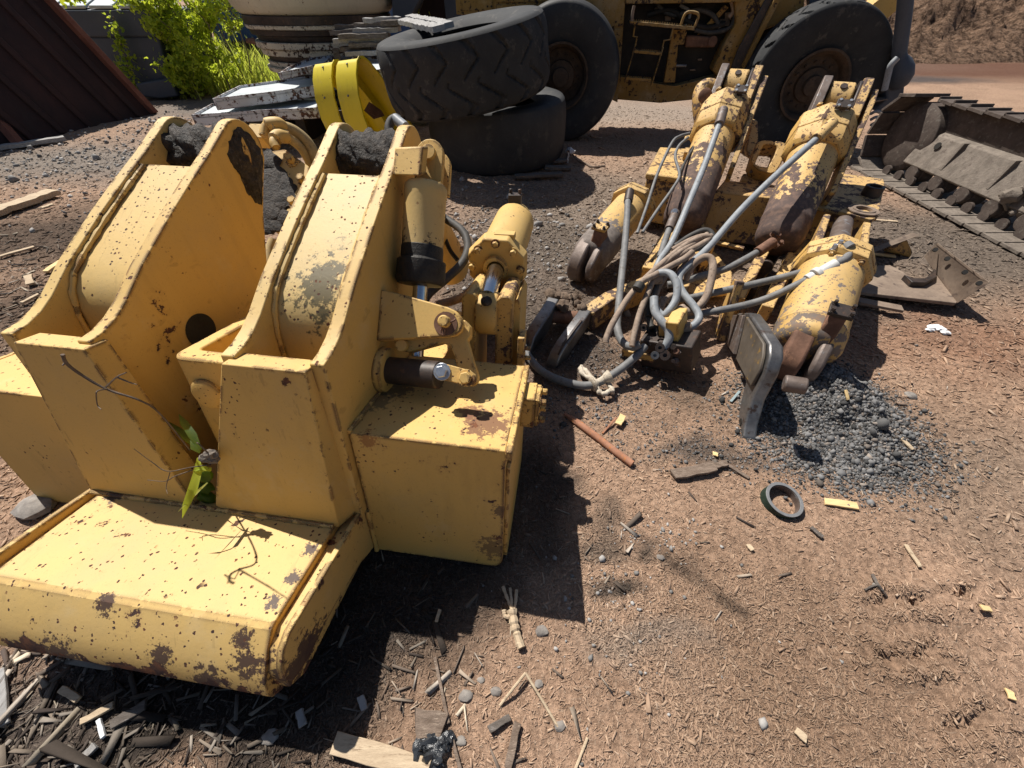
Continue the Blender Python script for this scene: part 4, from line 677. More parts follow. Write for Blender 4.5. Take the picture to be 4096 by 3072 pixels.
MB().box(atY(900, 215, 14.0)*A(1, 1, 0), A(5.5, 1, 0), A(0, .15, 0), A(0, 0, .75)).build('grey_rail', M['dark_steel'], None, .02); tag(bpy.data.objects['grey_rail'], 'dark steel beam lying on the ground before the blue container', 'steel beam')
def leaves(pts, size, cols, m, par, name, heart=False, up=.4):
    n = len(pts); vs = []; col = []; sh = [(0, 0, 0), (.5, .35, .08), (.62, -.05, .05), (.38, -.45, 0), (0, -.62, -.12), (-.38, -.45, 0), (-.62, -.05, .05), (-.5, .35, .08)] if heart else [(0, .75, 0), (.20, .2, .06), (.17, -.3, .04), (0, -.8, -.12), (-.17, -.3, .04), (-.20, .2, .06)]
    k_ = len(sh); sh = np.array(sh)
    P = np.zeros((n, k_, 3))
    for i in range(n):
        a = unit(A(random.gauss(0, 1), random.gauss(0, 1), random.gauss(up, .8))); b, c = perp(a); t = random.uniform(0, 6.28); b2 = b*math.cos(t)+c*math.sin(t); c2 = np.cross(a, b2); s_ = size*random.uniform(.55, 1.35)
        P[i] = np.asarray(pts[i])+s_*(sh[:, :1]*b2+sh[:, 1:2]*c2+sh[:, 2:]*a)
    cc = np.repeat(np.array([A(*random.choice(cols))*random.uniform(.75, 1.25) for _ in range(n)]), k_, 0)
    me = bpy.data.meshes.new(name); L = ORG[par.name] if par is not None else P.reshape(-1, 3).mean(0)*A(1, 1, 0)
    me.from_pydata([tuple(p-L) for p in P.reshape(-1, 3)], [], [tuple(range(i*k_, (i+1)*k_)) for i in range(n)])
    at = me.attributes.new('col', 'FLOAT_COLOR', 'POINT'); at.data.foreach_set('color', np.c_[cc, np.ones(len(cc))].astype(np.float32).ravel())
    me.materials.append(m); o = bpy.data.objects.new(name, me); C.objects.link(o); ORG[o.name] = L
    if par is not None: o.parent = par
    else: o.location = L
    return o
def sapling(px, Y, H, spread, nl, label, size=.06, low=.05):
    g = atY(px, 372, Y); g[2] = hz(g[0], g[1]); t = thing('sapling', label, 'sapling', g, 'saplings before the blue container'); br = []; pts = []
    trunk = [g+A(random.uniform(-.05, .05)*i, random.uniform(-.05, .05)*i, H*i/6) for i in range(7)]
    MB().tube(trunk, lambda q: .018*(1-.75*q), 7, 4).build('trunk', M['bark'], t)
    for i in range(26):
        f_ = random.uniform(low, 1); b = g+(trunk[-1]-g)*f_; a = random.uniform(0, 6.28); L_ = spread*(1.15-.7*f_)*random.uniform(.5, 1.1); e = b+A(math.cos(a)*L_, math.sin(a)*L_*.8, L_*random.uniform(.3, 1.0)); br.append((b, e))
        for q in range(nl//26): u = random.uniform(.15, 1.08); pts.append(b+(e-b)*u+A(*[random.gauss(0, .07) for _ in range(3)]))
    for b, e in br: MB().tube([b, (b+e)/2+A(0, 0, -.02), e], lambda q: .008*(1-.7*q), 5, 2).build('branch', M['bark'], t) 
    leaves(pts, size, [(1, 1, 1), (1.15, 1.1, .8), (.75, .8, .8), (.5, .62, .6)], M['leaf'], t, 'crown', True)
sapling(735, 11.0, 2.6, .50, 1900, 'dense lime green sapling closest to the slate bin', .064)
sapling(830, 11.2, 2.9, .60, 2300, 'tall lime green sapling in the middle of the green thicket', .072)
sapling(930, 11.3, 2.4, .5, 1500, 'leafy lime sapling right of the tallest one', .065)
sapling(790, 10.7, 1.6, .5, 2200, 'low bushy sapling in front of the green thicket')
sapling(1000, 11.6, 2.2, .45, 400, 'sparse sapling with bare grey twigs before the blue container', .065, .45)
sapling(1040, 11.8, 1.9, .45, 200, 'small leafy sapling beside the cream tank', .06, .5)
sapling(1715, 10.5, 1.95, .30, 160, 'small yellow green sapling peeking over the top tyre', .06, .6)
def weedpatch(name, px, py, rx, ry, n, h, label, cols, w=.012, m='grass'):
    cx, cy = g_at(px, py); x = cx+RNG.normal(0, rx, n); y = cy+RNG.normal(0, ry, n); z = hgt(x, y); hh_ = h*np.exp(RNG.normal(0, .4, n)); a = RNG.uniform(0, 6.28, n); b = RNG.uniform(.1, .7, n)*hh_
    ca, sa = np.cos(a), np.sin(a); ww = w*np.exp(RNG.normal(0, .4, n)); P = np.zeros((n, 6, 3))
    for j, (t, wd) in enumerate(((0, 1), (.55, .9), (1, .08))):
        ox = ca*b*t*t; oy = sa*b*t*t
        for s_, q in ((1, j*2), (-1, j*2+1)): P[:, q, 0] = x+ox-sa*ww*wd*s_; P[:, q, 1] = y+oy+ca*ww*wd*s_; P[:, q, 2] = z+hh_*t*(1-.15*t)
    f = (np.array([[0, 1, 3, 2], [2, 3, 5, 4]])[None]+(np.arange(n)*6)[:, None, None]).reshape(-1, 4)
    c = np.repeat(np.array(cols)[RNG.choice(len(cols), n)]*RNG.uniform(.6, 1.25, (n, 1)), 6, 0)
    mass(name, P.reshape(-1, 3), f, c, M[m], 'stuff', label, 'weeds')
weedpatch('weeds', 830, 345, 1.3, .55, 9000, .40, 'green weeds and tall grass growing under the saplings', [(1, 1, 1), (1.2, 1.1, .9), (.7, .8, .8)])
weedpatch('tall_grass', 1000, 300, .55, .5, 2600, .42, 'light green tall grass tuft left of the cream tank', [(1.2, 1.15, 1.2), (1.4, 1.3, 1.1), (.8, .9, .8)], .008)
# climbing vine on the slate bin
vt = thing('climbing_vine', 'thin green vine climbing up the front of the slate bin', 'vine', aB(520, 350, -.15)*A(1, 1, 0)); vp_ = [aB(x, y, -.12) for x, y in ((452, 65), (470, 120), (485, 180), (505, 240), (520, 300), (545, 345))]
MB().tube(vp_, .008, 6, 6).build('stem', M['bark'], vt); pts = []
for i in range(230): f_ = random.random()**.75*5-1e-6; j = int(f_); p = vp_[j]+(vp_[j+1]-vp_[j])*(f_-j); s_ = .05+.14*(f_/5)**2; pts.append(p+A(random.gauss(0, s_), random.gauss(-.05, .04), random.gauss(0, .06)))
leaves(pts, .06, [(1, 1, 1), (.6, .75, .7), (.45, .6, .6)], M['leaf'], vt, 'foliage', True)
pts = [aB(40+random.gauss(0, 55), -10+random.gauss(0, 28), -1.2) for _ in range(120)]+[aB(300+random.gauss(0, 30), -8+random.gauss(0, 12), -.3) for _ in range(40)]
o = leaves(pts, .07, [(1, 1, 1), (1.2, 1.1, .8), (.6, .7, .7)], M['leaf'], None, 'overhanging_branch', True); tag(o, 'leafy lime green branch hanging over the top of the rusty bin', 'branch')
# ---------- cream crusher bowl with rusty rings, boards, scrap plates ----------
TO = A(-3.60, 10.0, 0); prof = []; z = 0.0; random.seed(5)
tkk = thing('cream_tank', 'big round cream painted steel tank standing on rusty stacked rings', 'tank', TO)
MB().lathe(TO+A(0, 0, 1.40), A(0, 0, 1), [(0, 1.27), (.04, 1.33), (.12, 1.40), (.5, 1.52), (1.2, 1.60)], 72).build('tank_body', M['cream'], tkk, .006)
zz = 1.40
for i in range(13):
    h_ = random.choice((.06, .08, .12, .10)); r_ = 1.27-.022*i+random.uniform(-.07, .05); MB().lathe(TO+A(0, 0, zz-h_), A(0, 0, 1), [(0, r_), (h_*.96, r_+.02)], 72).build('ring', M['dark_steel' if i in (0, 2, 3, 6, 9) else 'cream_rust'], tkk, .008); zz -= h_
MB().lathe(TO, A(0, 0, 1), [(0, .95), (max(.05, zz), .95)], 48).build('ring', M['cream_rust'], tkk)
MB().lathe(atY(1020, 165, 8.9), A(-1, -.4, .1), [(0, .05), (.14, .03)], 14).build('spout', M['rust'], tkk)
BY = 7.75
ws = thing('timber_crate', 'dark rough timber crate holding up the stacked boards', 'crate', atY(1480, 230, BY+.2)*A(1, 1, 0)); q = atY(1340, 235, BY+.35); MB().box(q*A(1, 1, 0), A(1.35, 0, 0), A(0, .7, 0), A(0, 0, q[2]-.0)).build('crate_body', M['wood_dark'], ws, .01)
for q in range(4): MB().box(atY(1340+q*75, 235, BY+.33)*A(1, 1, 0)+A(0, -.02, 0), A(.10, 0, 0), A(0, .02, 0), A(0, 0, 1.05)).build('crate_batten', M['wood_dark'], ws, .004)
bl = ['lowest dark board of the stack beside the cream tank', 'short dark board near the bottom of the board stack', 'rust stained thick board low in the stack', 'board with a split end in the middle of the stack', 'thin brown board half way up the stack', 'wide grey board sticking out left of the stack', 'blackened board under the upper pair', 'pale brown board near the top, left end of the stack', 'long grey board next to the top of the stack', 'topmost curved weathered board of the stack', 'tan board end pointing at the tyre']
for i, (x0, x1, y0) in enumerate(((1390, 1560, 222), (1370, 1490, 205), (1400, 1580, 190), (1340, 1540, 172), (1360, 1560, 156), (1330, 1470, 140), (1420, 1600, 133), (1350, 1530, 118), (1430, 1610, 112), (1460, 1600, 92), (1530, 1625, 104))):
    yy = BY+random.uniform(-.15, .2); a = atY(x0, y0, yy); b = atY(x1, y0-6, yy+random.uniform(-.1, .1)); plank('old_board', a, b, .22, .055, M['wood_dark' if i % 3 else 'wood_grey'], bl[i], 'board', 'boards stacked beside the cream tank')
# dark things behind the upper tyre
MB().hexa([atY(x, y, Y) for x, y, Y in ((1575, 110, 9.6), (1640, 70, 9.6), (1665, 60, 10.8), (1600, 90, 10.8), (1560, -80, 9.6), (1720, -80, 9.6), (1740, -80, 10.8), (1600, -80, 10.8))]).build('slate_chute', M['bin_grey'], None, .01); tag(bpy.data.objects['slate_chute'], 'slate grey steel chute rising behind the top tyre', 'chute')
MB().box(atY(1640, 120, 10.9)*A(1, 1, 0), A(1.4, 0, 0), A(0, .6, 0), A(0, 0, 2.6)).build('brown_hopper', M['bin_rust'], None, .02); tag(bpy.data.objects['brown_hopper'], 'dark brown hopper wall behind the small sapling and top tyre', 'hopper')
MB().box(atY(1785, 100, 10.3)*A(1, 1, 0), A(.3, 0, 0), A(0, .3, 0), A(0, 0, 2.6)).build('grey_post', M['bin_grey'], None, .01); tag(bpy.data.objects['grey_post'], 'plain grey post between the brown hopper and the loader hood', 'post')
# white scrap trays
def tray(name, pts, Zt, th, label, lip=.03):
    P = [atZ(x, y, Zt) for x, y in pts]; t = thing(name, label, 'scrap metal', np.mean(P, 0)*A(1, 1, 0), 'white scrap trays'); MB().prism(P, A(0, 0, -.015)).build('tray_floor', M['bin_pale'], t, .002)
    for i in range(len(P)):
        a, b = P[i], P[(i+1) % len(P)]; d = unit(b-a); n_ = A(-d[1], d[0], 0)*.02; MB().hexa([a+A(0, 0, -th), b+A(0, 0, -th), b+n_+A(0, 0, -th), a+n_+A(0, 0, -th), a+A(0, 0, lip), b+A(0, 0, lip), b+n_+A(0, 0, lip), a+n_+A(0, 0, lip)]).build('tray_side', M['white_scrap'], t, .003)
tray('scrap_tray', [(768, 470), (1050, 450), (1270, 440), (1290, 400), (1080, 400), (850, 424)], .50, .10, 'white flaking steel tray at the bottom left of the pile')
tray('scrap_tray', [(855, 405), (1100, 376), (1262, 352), (1280, 306), (1120, 330), (960, 352)], .66, .10, 'upper white steel tray leaning behind the lower tray')
tray('scrap_tray', [(1120, 302), (1300, 262), (1335, 228), (1240, 240), (1150, 280)], .86, .05, 'dark edged steel sheet at the top of the scrap pile')
tray('scrap_tray', [(1470, 300), (1640, 262), (1640, 226), (1440, 240)], .92, .09, 'cream flaking tray between the yellow guard and the top tyre')
b_ = thing('scrap_skid', 'dark rusted skid under the white scrap trays', 'skid', atZ(1050, 480, 0)); q0 = atZ(830, 470, .39); q1 = atZ(1330, 440, .39)
for f_ in (0, .33, .66, 1): p = q0+(q1-q0)*f_; MB().box(p*A(1, 1, 0), A(.14, 0, 0), A(.1, 2.3, 0), A(0, 0, .385)).build('skid_leg', M['dark_steel'], b_, .006)
for f_ in (.2, .6): p = q0+A(.1, 2.2*f_, 0)+A(0, 0, .06); MB().box(p*A(1, 1, 0)+A(0, 0, .385), q1-q0, A(0, .15, 0), A(0, 0, .07)).build('skid_rail', M['dark_steel'], b_, .004)
for f_, hh_ in ((.35, .55), (.75, .76)):
    for g_ in (.3, .9): p = q0+(q1-q0)*g_+A(.1, 1.9*f_+.9, 0); MB().box(p*A(1, 1, 0), A(.12, 0, 0), A(0, .12, 0), A(0, 0, hh_)).build('skid_post', M['dark_steel'], b_, .004)
# lemon yellow belt guards
gn_ = unit(A(.86, -.48, .12)); gp_ = atY(1450, 380, 5.75); gpt = lambda x, y, o=0: onpl(x, y, gp_, gn_)+gn_*o
go = [(1432, 250), (1440, 232), (1455, 230), (1480, 250), (1520, 300), (1570, 370), (1620, 450), (1680, 560), (1700, 640), (1680, 700), (1620, 690), (1545, 640), (1495, 560), (1458, 470), (1436, 380), (1428, 300)]
for off, lab in ((0, 'lemon yellow belt guard half with a mesh hole nearest the tyres'), (-.43, 'lemon yellow belt guard half standing behind the holed one')):
    P = np.array([gpt(*p, off) for p in go]); ce = P.mean(0); t = thing('belt_guard', lab, 'belt guard', P.mean(0)*A(1, 1, 0), 'lemon yellow belt guards'); n = len(P); I = ce+(P-ce)*.985; J = ce+(P-ce)*.66; dv = -gn_*.37
    mb = MB(); mb.add(list(P)+list(P+dv)+list(I)+list(I+dv), [(i, (i+1) % n, n+(i+1) % n, n+i) for i in range(n)]+[(2*n+i, 3*n+i, 3*n+(i+1) % n, 2*n+(i+1) % n) for i in range(n)]+[(i, 2*n+i, 2*n+(i+1) % n, (i+1) % n) for i in range(n)]); mb.build('rim_band', M['lemon'], t, 0, 50)
    mb = MB(); mb.add(list(P+gn_*.0-gn_*.36)+list(J-gn_*.36)+list(P-gn_*.35)+list(J-gn_*.35), [(i, (i+1) % n, n+(i+1) % n, n+i) for i in range(n)]+[(2*n+i, 3*n+i, 3*n+(i+1) % n, 2*n+(i+1) % n) for i in range(n)]+[(n+i, n+(i+1) % n, 3*n+(i+1) % n, 3*n+i) for i in range(n)]); mb.build('side_wall', M['lemon'], t, 0)
    mb = MB(); Q = ce+(P-ce)*1.035; mb.add(list(P)+list(Q)+list(P-gn_*.012)+list(Q-gn_*.012), [(i, (i+1) % n, n+(i+1) % n, n+i) for i in range(n)]+[(2*n+i, 3*n+i, 3*n+(i+1) % n, 2*n+(i+1) % n) for i in range(n)]+[(n+i, 3*n+i, 3*n+(i+1) % n, n+(i+1) % n) for i in range(n)]); mb.build('flange_lip', M['lemon'], t, 0)
    for i in range(0, n, 2): MB().lathe((P[i]+(P+dv)[i])/2+unit(P[i]-ce)*.002, unit(P[i]-ce), [(0, .014), (.006, .012)], 10).build('rivet', M['dark_steel'], t)
    if off == 0: MB().prism([gpt(x, y, -.15) for x, y in ((1492, 440), (1512, 405), (1560, 440), (1572, 462), (1530, 475))], -gn_*.01).build('mesh_screen', M['rust'], t)
# ---------- the worn ripper with four cylinders, its beam, shanks and tangle of hoses ----------
RB = unit(A(1.31, -.88, 0)); RN = A(RB[1], -RB[0], 0); UPZ = A(0, 0, 1)
rp = thing('ripper_attachment', 'rusty worn yellow ripper attachment with four fat cylinders and a tangle of grey hoses', 'machine attachment', A(1.7, 2.6, 0))
def big_cyl(p0, p1, r, name, mat, collar=None, cm='yellow_worn', nf=8, ph=.2, tail=.05):
    ax = unit(p1-p0); L_ = np.linalg.norm(p1-p0); rf = unit(UPZ-ax*np.dot(UPZ, ax))
    c = MB().lathe(p0, ax, [(-.02, r*.9), (0, r), (L_*.80, r), (L_*.805, r*1.018), (L_*.83, r*1.018), (L_*.835, r), (L_*.93, r*.985), (L_*.975, r*.90), (L_, r*.70), (L_+.012, r*.3)], 48).build(name, M[mat], rp, .002)
    if collar:
        a, b, rc = collar; k_ = MB().lathe(p0+ax*a, ax, [(0, rc*.86), (.05, rc), ((b-a)*.55, rc), ((b-a)*.56, rc*.975), ((b-a)*.9, rc*.97), (b-a, rc*.86)], nf, ph, True, rf).build('collar', M[cm], c, .012)
    return c, ax, rf
A0, A1 = atD(2905, 432, 3.46), atD(2722, 905, 3.25); B0, B1 = atD(3302, 500, 3.12), atD(3102, 985, 2.96); C0, C1 = atD(3330, 1062, 2.46), atD(3212, 1405, 2.16); D0, D1 = atD(2528, 828, 3.30), atD(2352, 1035, 3.0)
cA, axA, rfA = big_cyl(A0, A1, .168, 'ripper_cylinder', 'yellow_rust', (.0, .36, .225)); cB, axB, rfB = big_cyl(B0, B1, .168, 'ripper_cylinder', 'yellow_rust', (.0, .34, .225))
cC, axC, rfC = big_cyl(C0, C1, .172, 'ripper_cylinder', 'yellow_worn', (-.06, .12, .215)); cD, axD, rfD = big_cyl(D0, D1, .150, 'ripper_cylinder', 'yellow_rust', (-.07, .05, .20))
for c_o, p0_, ax_, L_, amt, nm, kw in ((cA, A0, axA, .9, .20, 'barrel_paint', dict(chips=.55)), (cB, B0, axB, .9, .20, 'barrel_paint', dict(chips=.55)), (cD, D0, axD, .6, .34, 'barrel_paint', dict(chips=.45, rust=(.15, .125, .11), rust2=(.24, .205, .18))), (cC, C0, axC, .75, .13, 'barrel_paint', dict(chips=.62, rust=(.17, .14, .12), rust2=(.23, .15, .10)))):
    kk = dict(chips=.5, rust=(.085, .058, .05), rust2=(.16, .10, .075)); kk.update(kw); c_o.data.materials[0] = paint(nm, (.55, .335, .10), kk['chips'], .8, .8, kk['rust'], kk['rust2'], .58, .6, float(p0_[0])*3, 1.5, axis=(p0_+ax_*.22, ax_, L_, amt))
def at2(p, ax, rf, a, t, r): s2 = np.cross(ax, rf); return p+ax*t+(rf*math.cos(a)+s2*math.sin(a))*r
# heads of the two upper cylinders: a barrel between cheek plates
for c, p0, ax, rf, bx, dx in ((cA, A0, axA, rfA, 2952, 0), (cB, B0, axB, rfB, 3352, 1)):
    bd_ = unit(RB*.9+LE*.3); bc = p0-ax*.215; e_ = unit(np.cross(bd_, ax)); e_ = e_ if e_[2] > 0 else -e_
    MB().lathe(bc-bd_*.085, bd_, [(0, .13), (.012, .142), (.158, .142), (.17, .13)], 32).build('rod_eye', M['yellow_worn'], c, .004)
    MB().lathe(bc+e_*.139, e_, [(0, .025), (.012, .025), (.012, .013)], 14).build('grease_port', M['dark_steel'], c)
    for o_, m_ in ((-.155, 'steel_rust'), (.115, 'yellow_rust'), (-.115, 'dark_steel'), (.095, 'dark_steel')):
        w_ = .06 if abs(o_) > .11 and m_ != 'dark_steel' else .022; rr_ = .175 if w_ > .03 else .155
        pts = [bc+bd_*o_+e_*(rr_*math.sin(t))-ax*(rr_*math.cos(t)) for t in np.linspace(-1.35, 1.35, 9)]+[bc+bd_*o_+e_*.14+ax*.26, bc+bd_*o_-e_*.14+ax*.26]
        MB().prism(pts, bd_*w_).build('cheek_plate', M[m_], c, .006)
    pts = [bc+bd_*.20+e_*.10-ax*.05, bc+bd_*.20+e_*.13+ax*.10, bc+bd_*.20+e_*.02+ax*.85, bc+bd_*.20-e_*.14+ax*.85, bc+bd_*.20-e_*.16-ax*.03]
    MB().prism(pts, bd_*.04).build('side_arm', M['yellow_rust'], c, .006)
    q = at2(p0, ax, rf, -.35 if dx == 0 else -.2, .06, .222); cl = MB()
    for s1 in (-1, 1):
        for s2 in (-1, 1): MB().bolt(q+np.cross(ax, rf)*s1*.032+ax*s2*.026, rf, .012, .03).build('clamp_bolt', M['zinc'], c)
    cl.cbox(q+rf*.012, np.cross(ax, rf)*.10, ax*.075, rf*.025); cl.build('port_clamp', M['dark_steel'], c, .003)
    for j in range(8): a = .2+math.pi/8+j*math.pi/4; MB().bolt(at2(p0, ax, rf, a, .001, .18), -ax, .016, .03).build('head_bolt', M['yellow_worn'], c)
MB().tube([atD(x, y, d) for x, y, d in ((2870, 360, 3.5), (2830, 348, 3.5), (2805, 365, 3.5), (2800, 420, 3.5), (2812, 520, 3.55))], .065, 14, 6).build('link_fork', M['yellow_rust'], cA, 0); MB().lathe(atD(2818, 385, 3.40), A(-.1, -.7, .3), [(0, .055), (.03, .055), (.04, .03)], 20).build('fork_pin', M['rust'], cA, .003)
MB().prism([atD(x, y, 3.62) for x, y in ((3010, 480), (3032, 485), (3034, 610), (3000, 640), (2985, 600))], A(0, .25, 0)).build('mast_plate', M['yellow_rust'], rp, .006)
# lower end fittings of the cylinders
for c, p1, ax, rf, r, pts_port, boss in ((cC, C1, axC, rfC, .172, (3292, 1290), (3226, 1428)), (cD, D1, axD, rfD, .15, (2356, 972), (2302, 1072))):
    s2 = -np.cross(ax, rf); e = p1-ax*.02
    lug = [(-.10, .10), (-.04, .15), (.04, .14)]+[(.075+.115*math.cos(t), -.02+.125*math.sin(t)) for t in np.linspace(1.25, -1.75, 10)]+[(-.04, -.14), (-.10, -.12)]
    for o_, w_, m_, sc_ in ((-.095, .105, 'rust', 1.0), (.045, .06, 'steel_rust', .86)):
        MB().prism([e+ax*(t*sc_)+rf*((u_-.02)*sc_)+s2*o_ for t, u_ in lug], s2*w_).build('end_lug', M['rust' if (o_ < 0 and c is cC) else 'steel_rust'], c, .018, seg=3)
    MB().lathe(e+ax*.08-s2*.094-rf*.02, -s2, [(0, .046), (.012, .043), (.014, .026), (.004, .024), (.004, .012), (.010, .010)], 24).build('pin_cap', M['dark_steel'], c, .002)
    prt = at2(p1, ax, rf, -.28, -.10, r); MB().hexa([prt-ax*.06-s2*.04-rf*.03, prt+ax*.10-s2*.05-rf*.07, prt+ax*.10+s2*.04-rf*.07, prt-ax*.06+s2*.04-rf*.03, prt-ax*.04-s2*.035+rf*.07, prt+ax*.04-s2*.035+rf*.07, prt+ax*.04+s2*.035+rf*.07, prt-ax*.04+s2*.035+rf*.07]).build('port_block', M['rust'], c, .012)
    MB().cbox(prt+rf*.08, s2*.11, ax*.085, rf*.022).build('port_flange', M['dark_steel' if c is cC else 'yellow_worn'], c, .003)
    for s1 in (-1, 1):
        for s3 in (-1, 1): MB().bolt(prt+rf*.09+s2*s1*.04+ax*s3*.028, rf, .010, .022).build('port_bolt', M['dark_steel'], c)
for j, (x, y) in enumerate(((3300, 1100), (3345, 1190))): MB().bolt(at2(C0, axC, rfC, -.55+j*.9, .12, .18), axC, .014, .02).build('flange_bolt', M['yellow_worn'], cC)
# rod, blue wrap and channel arms behind the lower right cylinder
C2 = atD(3372, 895, 2.95); rx = unit(C2-C0); rl = MB().cyl(C0-axC*.05, C2, .062, None, 24).build('cylinder_rod', M['steel_rust'], cC); MB().cyl(C0-axC*.10, C0-axC*.10+rx*.15, .068, None, 24).build('blue_wrap', M['blue_tape'], rl)
for o_, m_ in ((-.15, 'yellow_rust'), (.10, 'yellow_worn')):
    s2 = unit(np.cross(rx, UPZ)); q = C0+s2*o_; MB().box(q-UPZ*.10+rx*.02, rx*.72, s2*.045, UPZ*.17).build('channel_arm', M[m_], rp, .006)
MB().box(C0-unit(np.cross(rx, UPZ))*.10-UPZ*.13, rx*.75, unit(np.cross(rx, UPZ))*.20, UPZ*.03).build('channel_floor', M['dark_steel'], rp, .004)
# cross beam, wings and top plates
LBk = atZ(2585, 694, .47); TP = [(3346, 690), (3535, 716), (3540, 735), (3512, 868), (3488, 878), (3400, 853), (3262, 826)]
tpv = [atZ(x, y, .47) for x, y in TP]; wing = MB().prism(tpv, A(0, 0, -.03)).build('wing_plate', M['yellow_rust'], rp, .006)
q = atZ(3480, 782, .47); MB().ring(q, UPZ, .068, .044, .075, 36).build('bushing', M['dark_steel'], wing, .004); q = atZ(3452, 845, .474); MB().ring(q, UPZ, .105, .055, .014, 36).build('washer_plate', M['plate'], wing, .004); MB().ring(q+A(0, 0, .014), UPZ, .075, .055, .006, 36).build('washer_step', M['plate'], wing, .002)
MB().hexa([atZ(3270, 829, .44)-UPZ*.36, atZ(3492, 879, .44)-UPZ*.30, atZ(3512, 835, .44)-UPZ*.30, atZ(3330, 720, .44)-UPZ*.36, atZ(3270, 829, .438), atZ(3492, 879, .438), atZ(3512, 835, .438), atZ(3330, 720, .438)]).build('wing_box', M['yellow_rust'], rp, .008)
f0 = atZ(2795, 955, .10); f1 = atZ(3300, 1015, .06); t0_ = atZ(2860, 765, .44); t1_ = atZ(3330, 815, .44)
MB().hexa([f0, f1, f1-RN*.45, f0-RN*.45, t0_, t1_, t1_-RN*.35, t0_-RN*.35]).build('cross_beam', M['yellow_rust'], rp, .01)
lt = [atZ(x, y, .50) for x, y in ((2584, 692), (2640, 588), (2745, 594), (2790, 640), (2745, 716))]; lwg = MB().prism(lt, A(0, 0, -.05)).build('wing_plate', M['yellow_worn'], rp, .012)
MB().prism([p+(np.mean(lt, 0)-p)*.06-A(0, 0, .052) for p in lt], A(0, 0, -.38)).build('wing_box', M['yellow_rust'], rp, .01)
MB().lump(atZ(2745, 690, .51), .05, 2, .1, (1, 1, .5), 2).build('rounded_cover', M['yellow_worn'], lwg); MB().box(atZ(2728, 640, .51), A(.16, -.05, 0), A(.06, .16, 0), A(0, 0, .07)).build('top_block', M['yellow_worn'], lwg, .006)
MB().box(atZ(2735, 560, .58), A(.13, -.02, 0), A(.05, .12, 0), A(0, 0, .02)).build('lever_plate', M['yellow_worn'], lwg, .01)
# hitch loop in the middle
hn = unit(A(-.25, -.62, .74)); hp = atD(3075, 630, 3.42); hq = lambda x, y, o=0: onpl(x, y, hp, hn)+hn*o
ho = [(3022, 580), (3032, 567), (3056, 560), (3125, 566), (3145, 574), (3150, 592), (3142, 625), (3118, 665), (3104, 688), (3085, 694), (3042, 684), (3012, 660), (3004, 640)]; hi = [(3050, 588), (3054, 580), (3064, 578), (3094, 580), (3106, 584), (3108, 592), (3098, 620), (3084, 648), (3074, 664), (3066, 668), (3040, 664), (3024, 658), (3022, 650)]
n = len(ho); mb = MB(); mb.add([hq(*p) for p in ho]+[hq(*p) for p in hi]+[hq(*p, -.16) for p in ho]+[hq(*p, -.16) for p in hi], [(i, (i+1) % n, n+(i+1) % n, n+i) for i in range(n)]+[(i, 2*n+i, 2*n+(i+1) % n, (i+1) % n) for i in range(n)]+[(n+i, n+(i+1) % n, 3*n+(i+1) % n, 3*n+i) for i in range(n)]+[(2*n+i, 3*n+i, 3*n+(i+1) % n, 2*n+(i+1) % n) for i in range(n)])
hl = mb.build('hitch_loop', M['yellow_worn'], rp, .012, 50); MB().cyl(hq(3015, 655, -.08), hq(3072, 662, -.08), .03, None, 18).build('loop_pin', M['steel_rust'], hl)
MB().hexa([hq(2985, 690, -.10)-UPZ*.3, hq(3100, 715, -.10)-UPZ*.3, hq(3130, 640, -.3)-UPZ*.3, hq(3000, 620, -.3)-UPZ*.3, hq(2985, 690, -.10), hq(3095, 712, -.10), hq(3130, 640, -.22), hq(3005, 630, -.22)]).build('hitch_block', M['yellow_rust'], hl, .02)
MB().lathe(hq(3020, 720, -.10)-UPZ*.10+A(-.08, -.12, 0), A(-.3, -.9, .2), [(0, .06), (.02, .055), (.02, .03)], 24).build('boss', M['yellow_worn'], hl, .003)
# arms running forward under the cylinders
def arm(a, b, w, h, m, za, zb, name='arm_plate'):
    p, q = atZ(*a, za), atZ(*b, zb); s2 = unit(np.cross(q-p, UPZ))*w; MB().hexa([p-s2/2-UPZ*h, q-s2/2-UPZ*h, q+s2/2-UPZ*h, p+s2/2-UPZ*h, p-s2/2, q-s2/2, q+s2/2, p+s2/2]).build(name, M[m], rp, .006)
arm((2592, 1072), (2690, 900), .085, .22, 'yellow_worn', .20, .30); arm((2735, 1160), (2800, 950), .06, .20, 'yellow_rust', .16, .26)
arm((2958, 1190), (3080, 960), .07, .20, 'yellow_worn', .15, .30); arm((3072, 1225), (3175, 1010), .075, .20, 'yellow_worn', .14, .28); arm((3000, 1150), (3110, 985), .10, .10, 'dark_steel', .10, .2)
arm((2700, 1105), (2850, 930), .05, .25, 'dark_steel', .14, .22); arm((3140, 1110), (3230, 960), .06, .14, 'yellow_rust', .20, .3)
tri = [atZ(x, y, .30) for x, y in ((2822, 1000), (2800, 890), (2812, 885), (2860, 985))]; MB().prism(tri, A(.02, .03, -.2)).build('gusset', M['yellow_worn'], rp, .004)
pl2 = [atZ(x, y, .10) for x, y in ((2745, 1010), (2860, 1005), (2930, 1090), (2925, 1165), (2720, 1185), (2700, 1090))]; MB().prism(pl2, A(0, 0, -.04)).build('base_plate', M['yellow_worn'], rp, .006)
p, q = atZ(2865, 970, .16), atZ(2975, 995, .16); MB().cbox((p+q)/2, q-p, RN*.05, UPZ*.02).build('flat_strip', M['yellow_worn'], rp, .002)
MB().lathe(atZ(3065, 1065, .20), A(-.6, -.7, .1), [(0, .05), (.03, .05), (.03, .02)], 20).build('loose_bush', M['dark_steel'], rp, .003); MB().ring(atZ(3150, 1055, .22), UPZ, .045, .028, .03, 20).build('loose_ring', M['yellow_worn'], rp, .003)
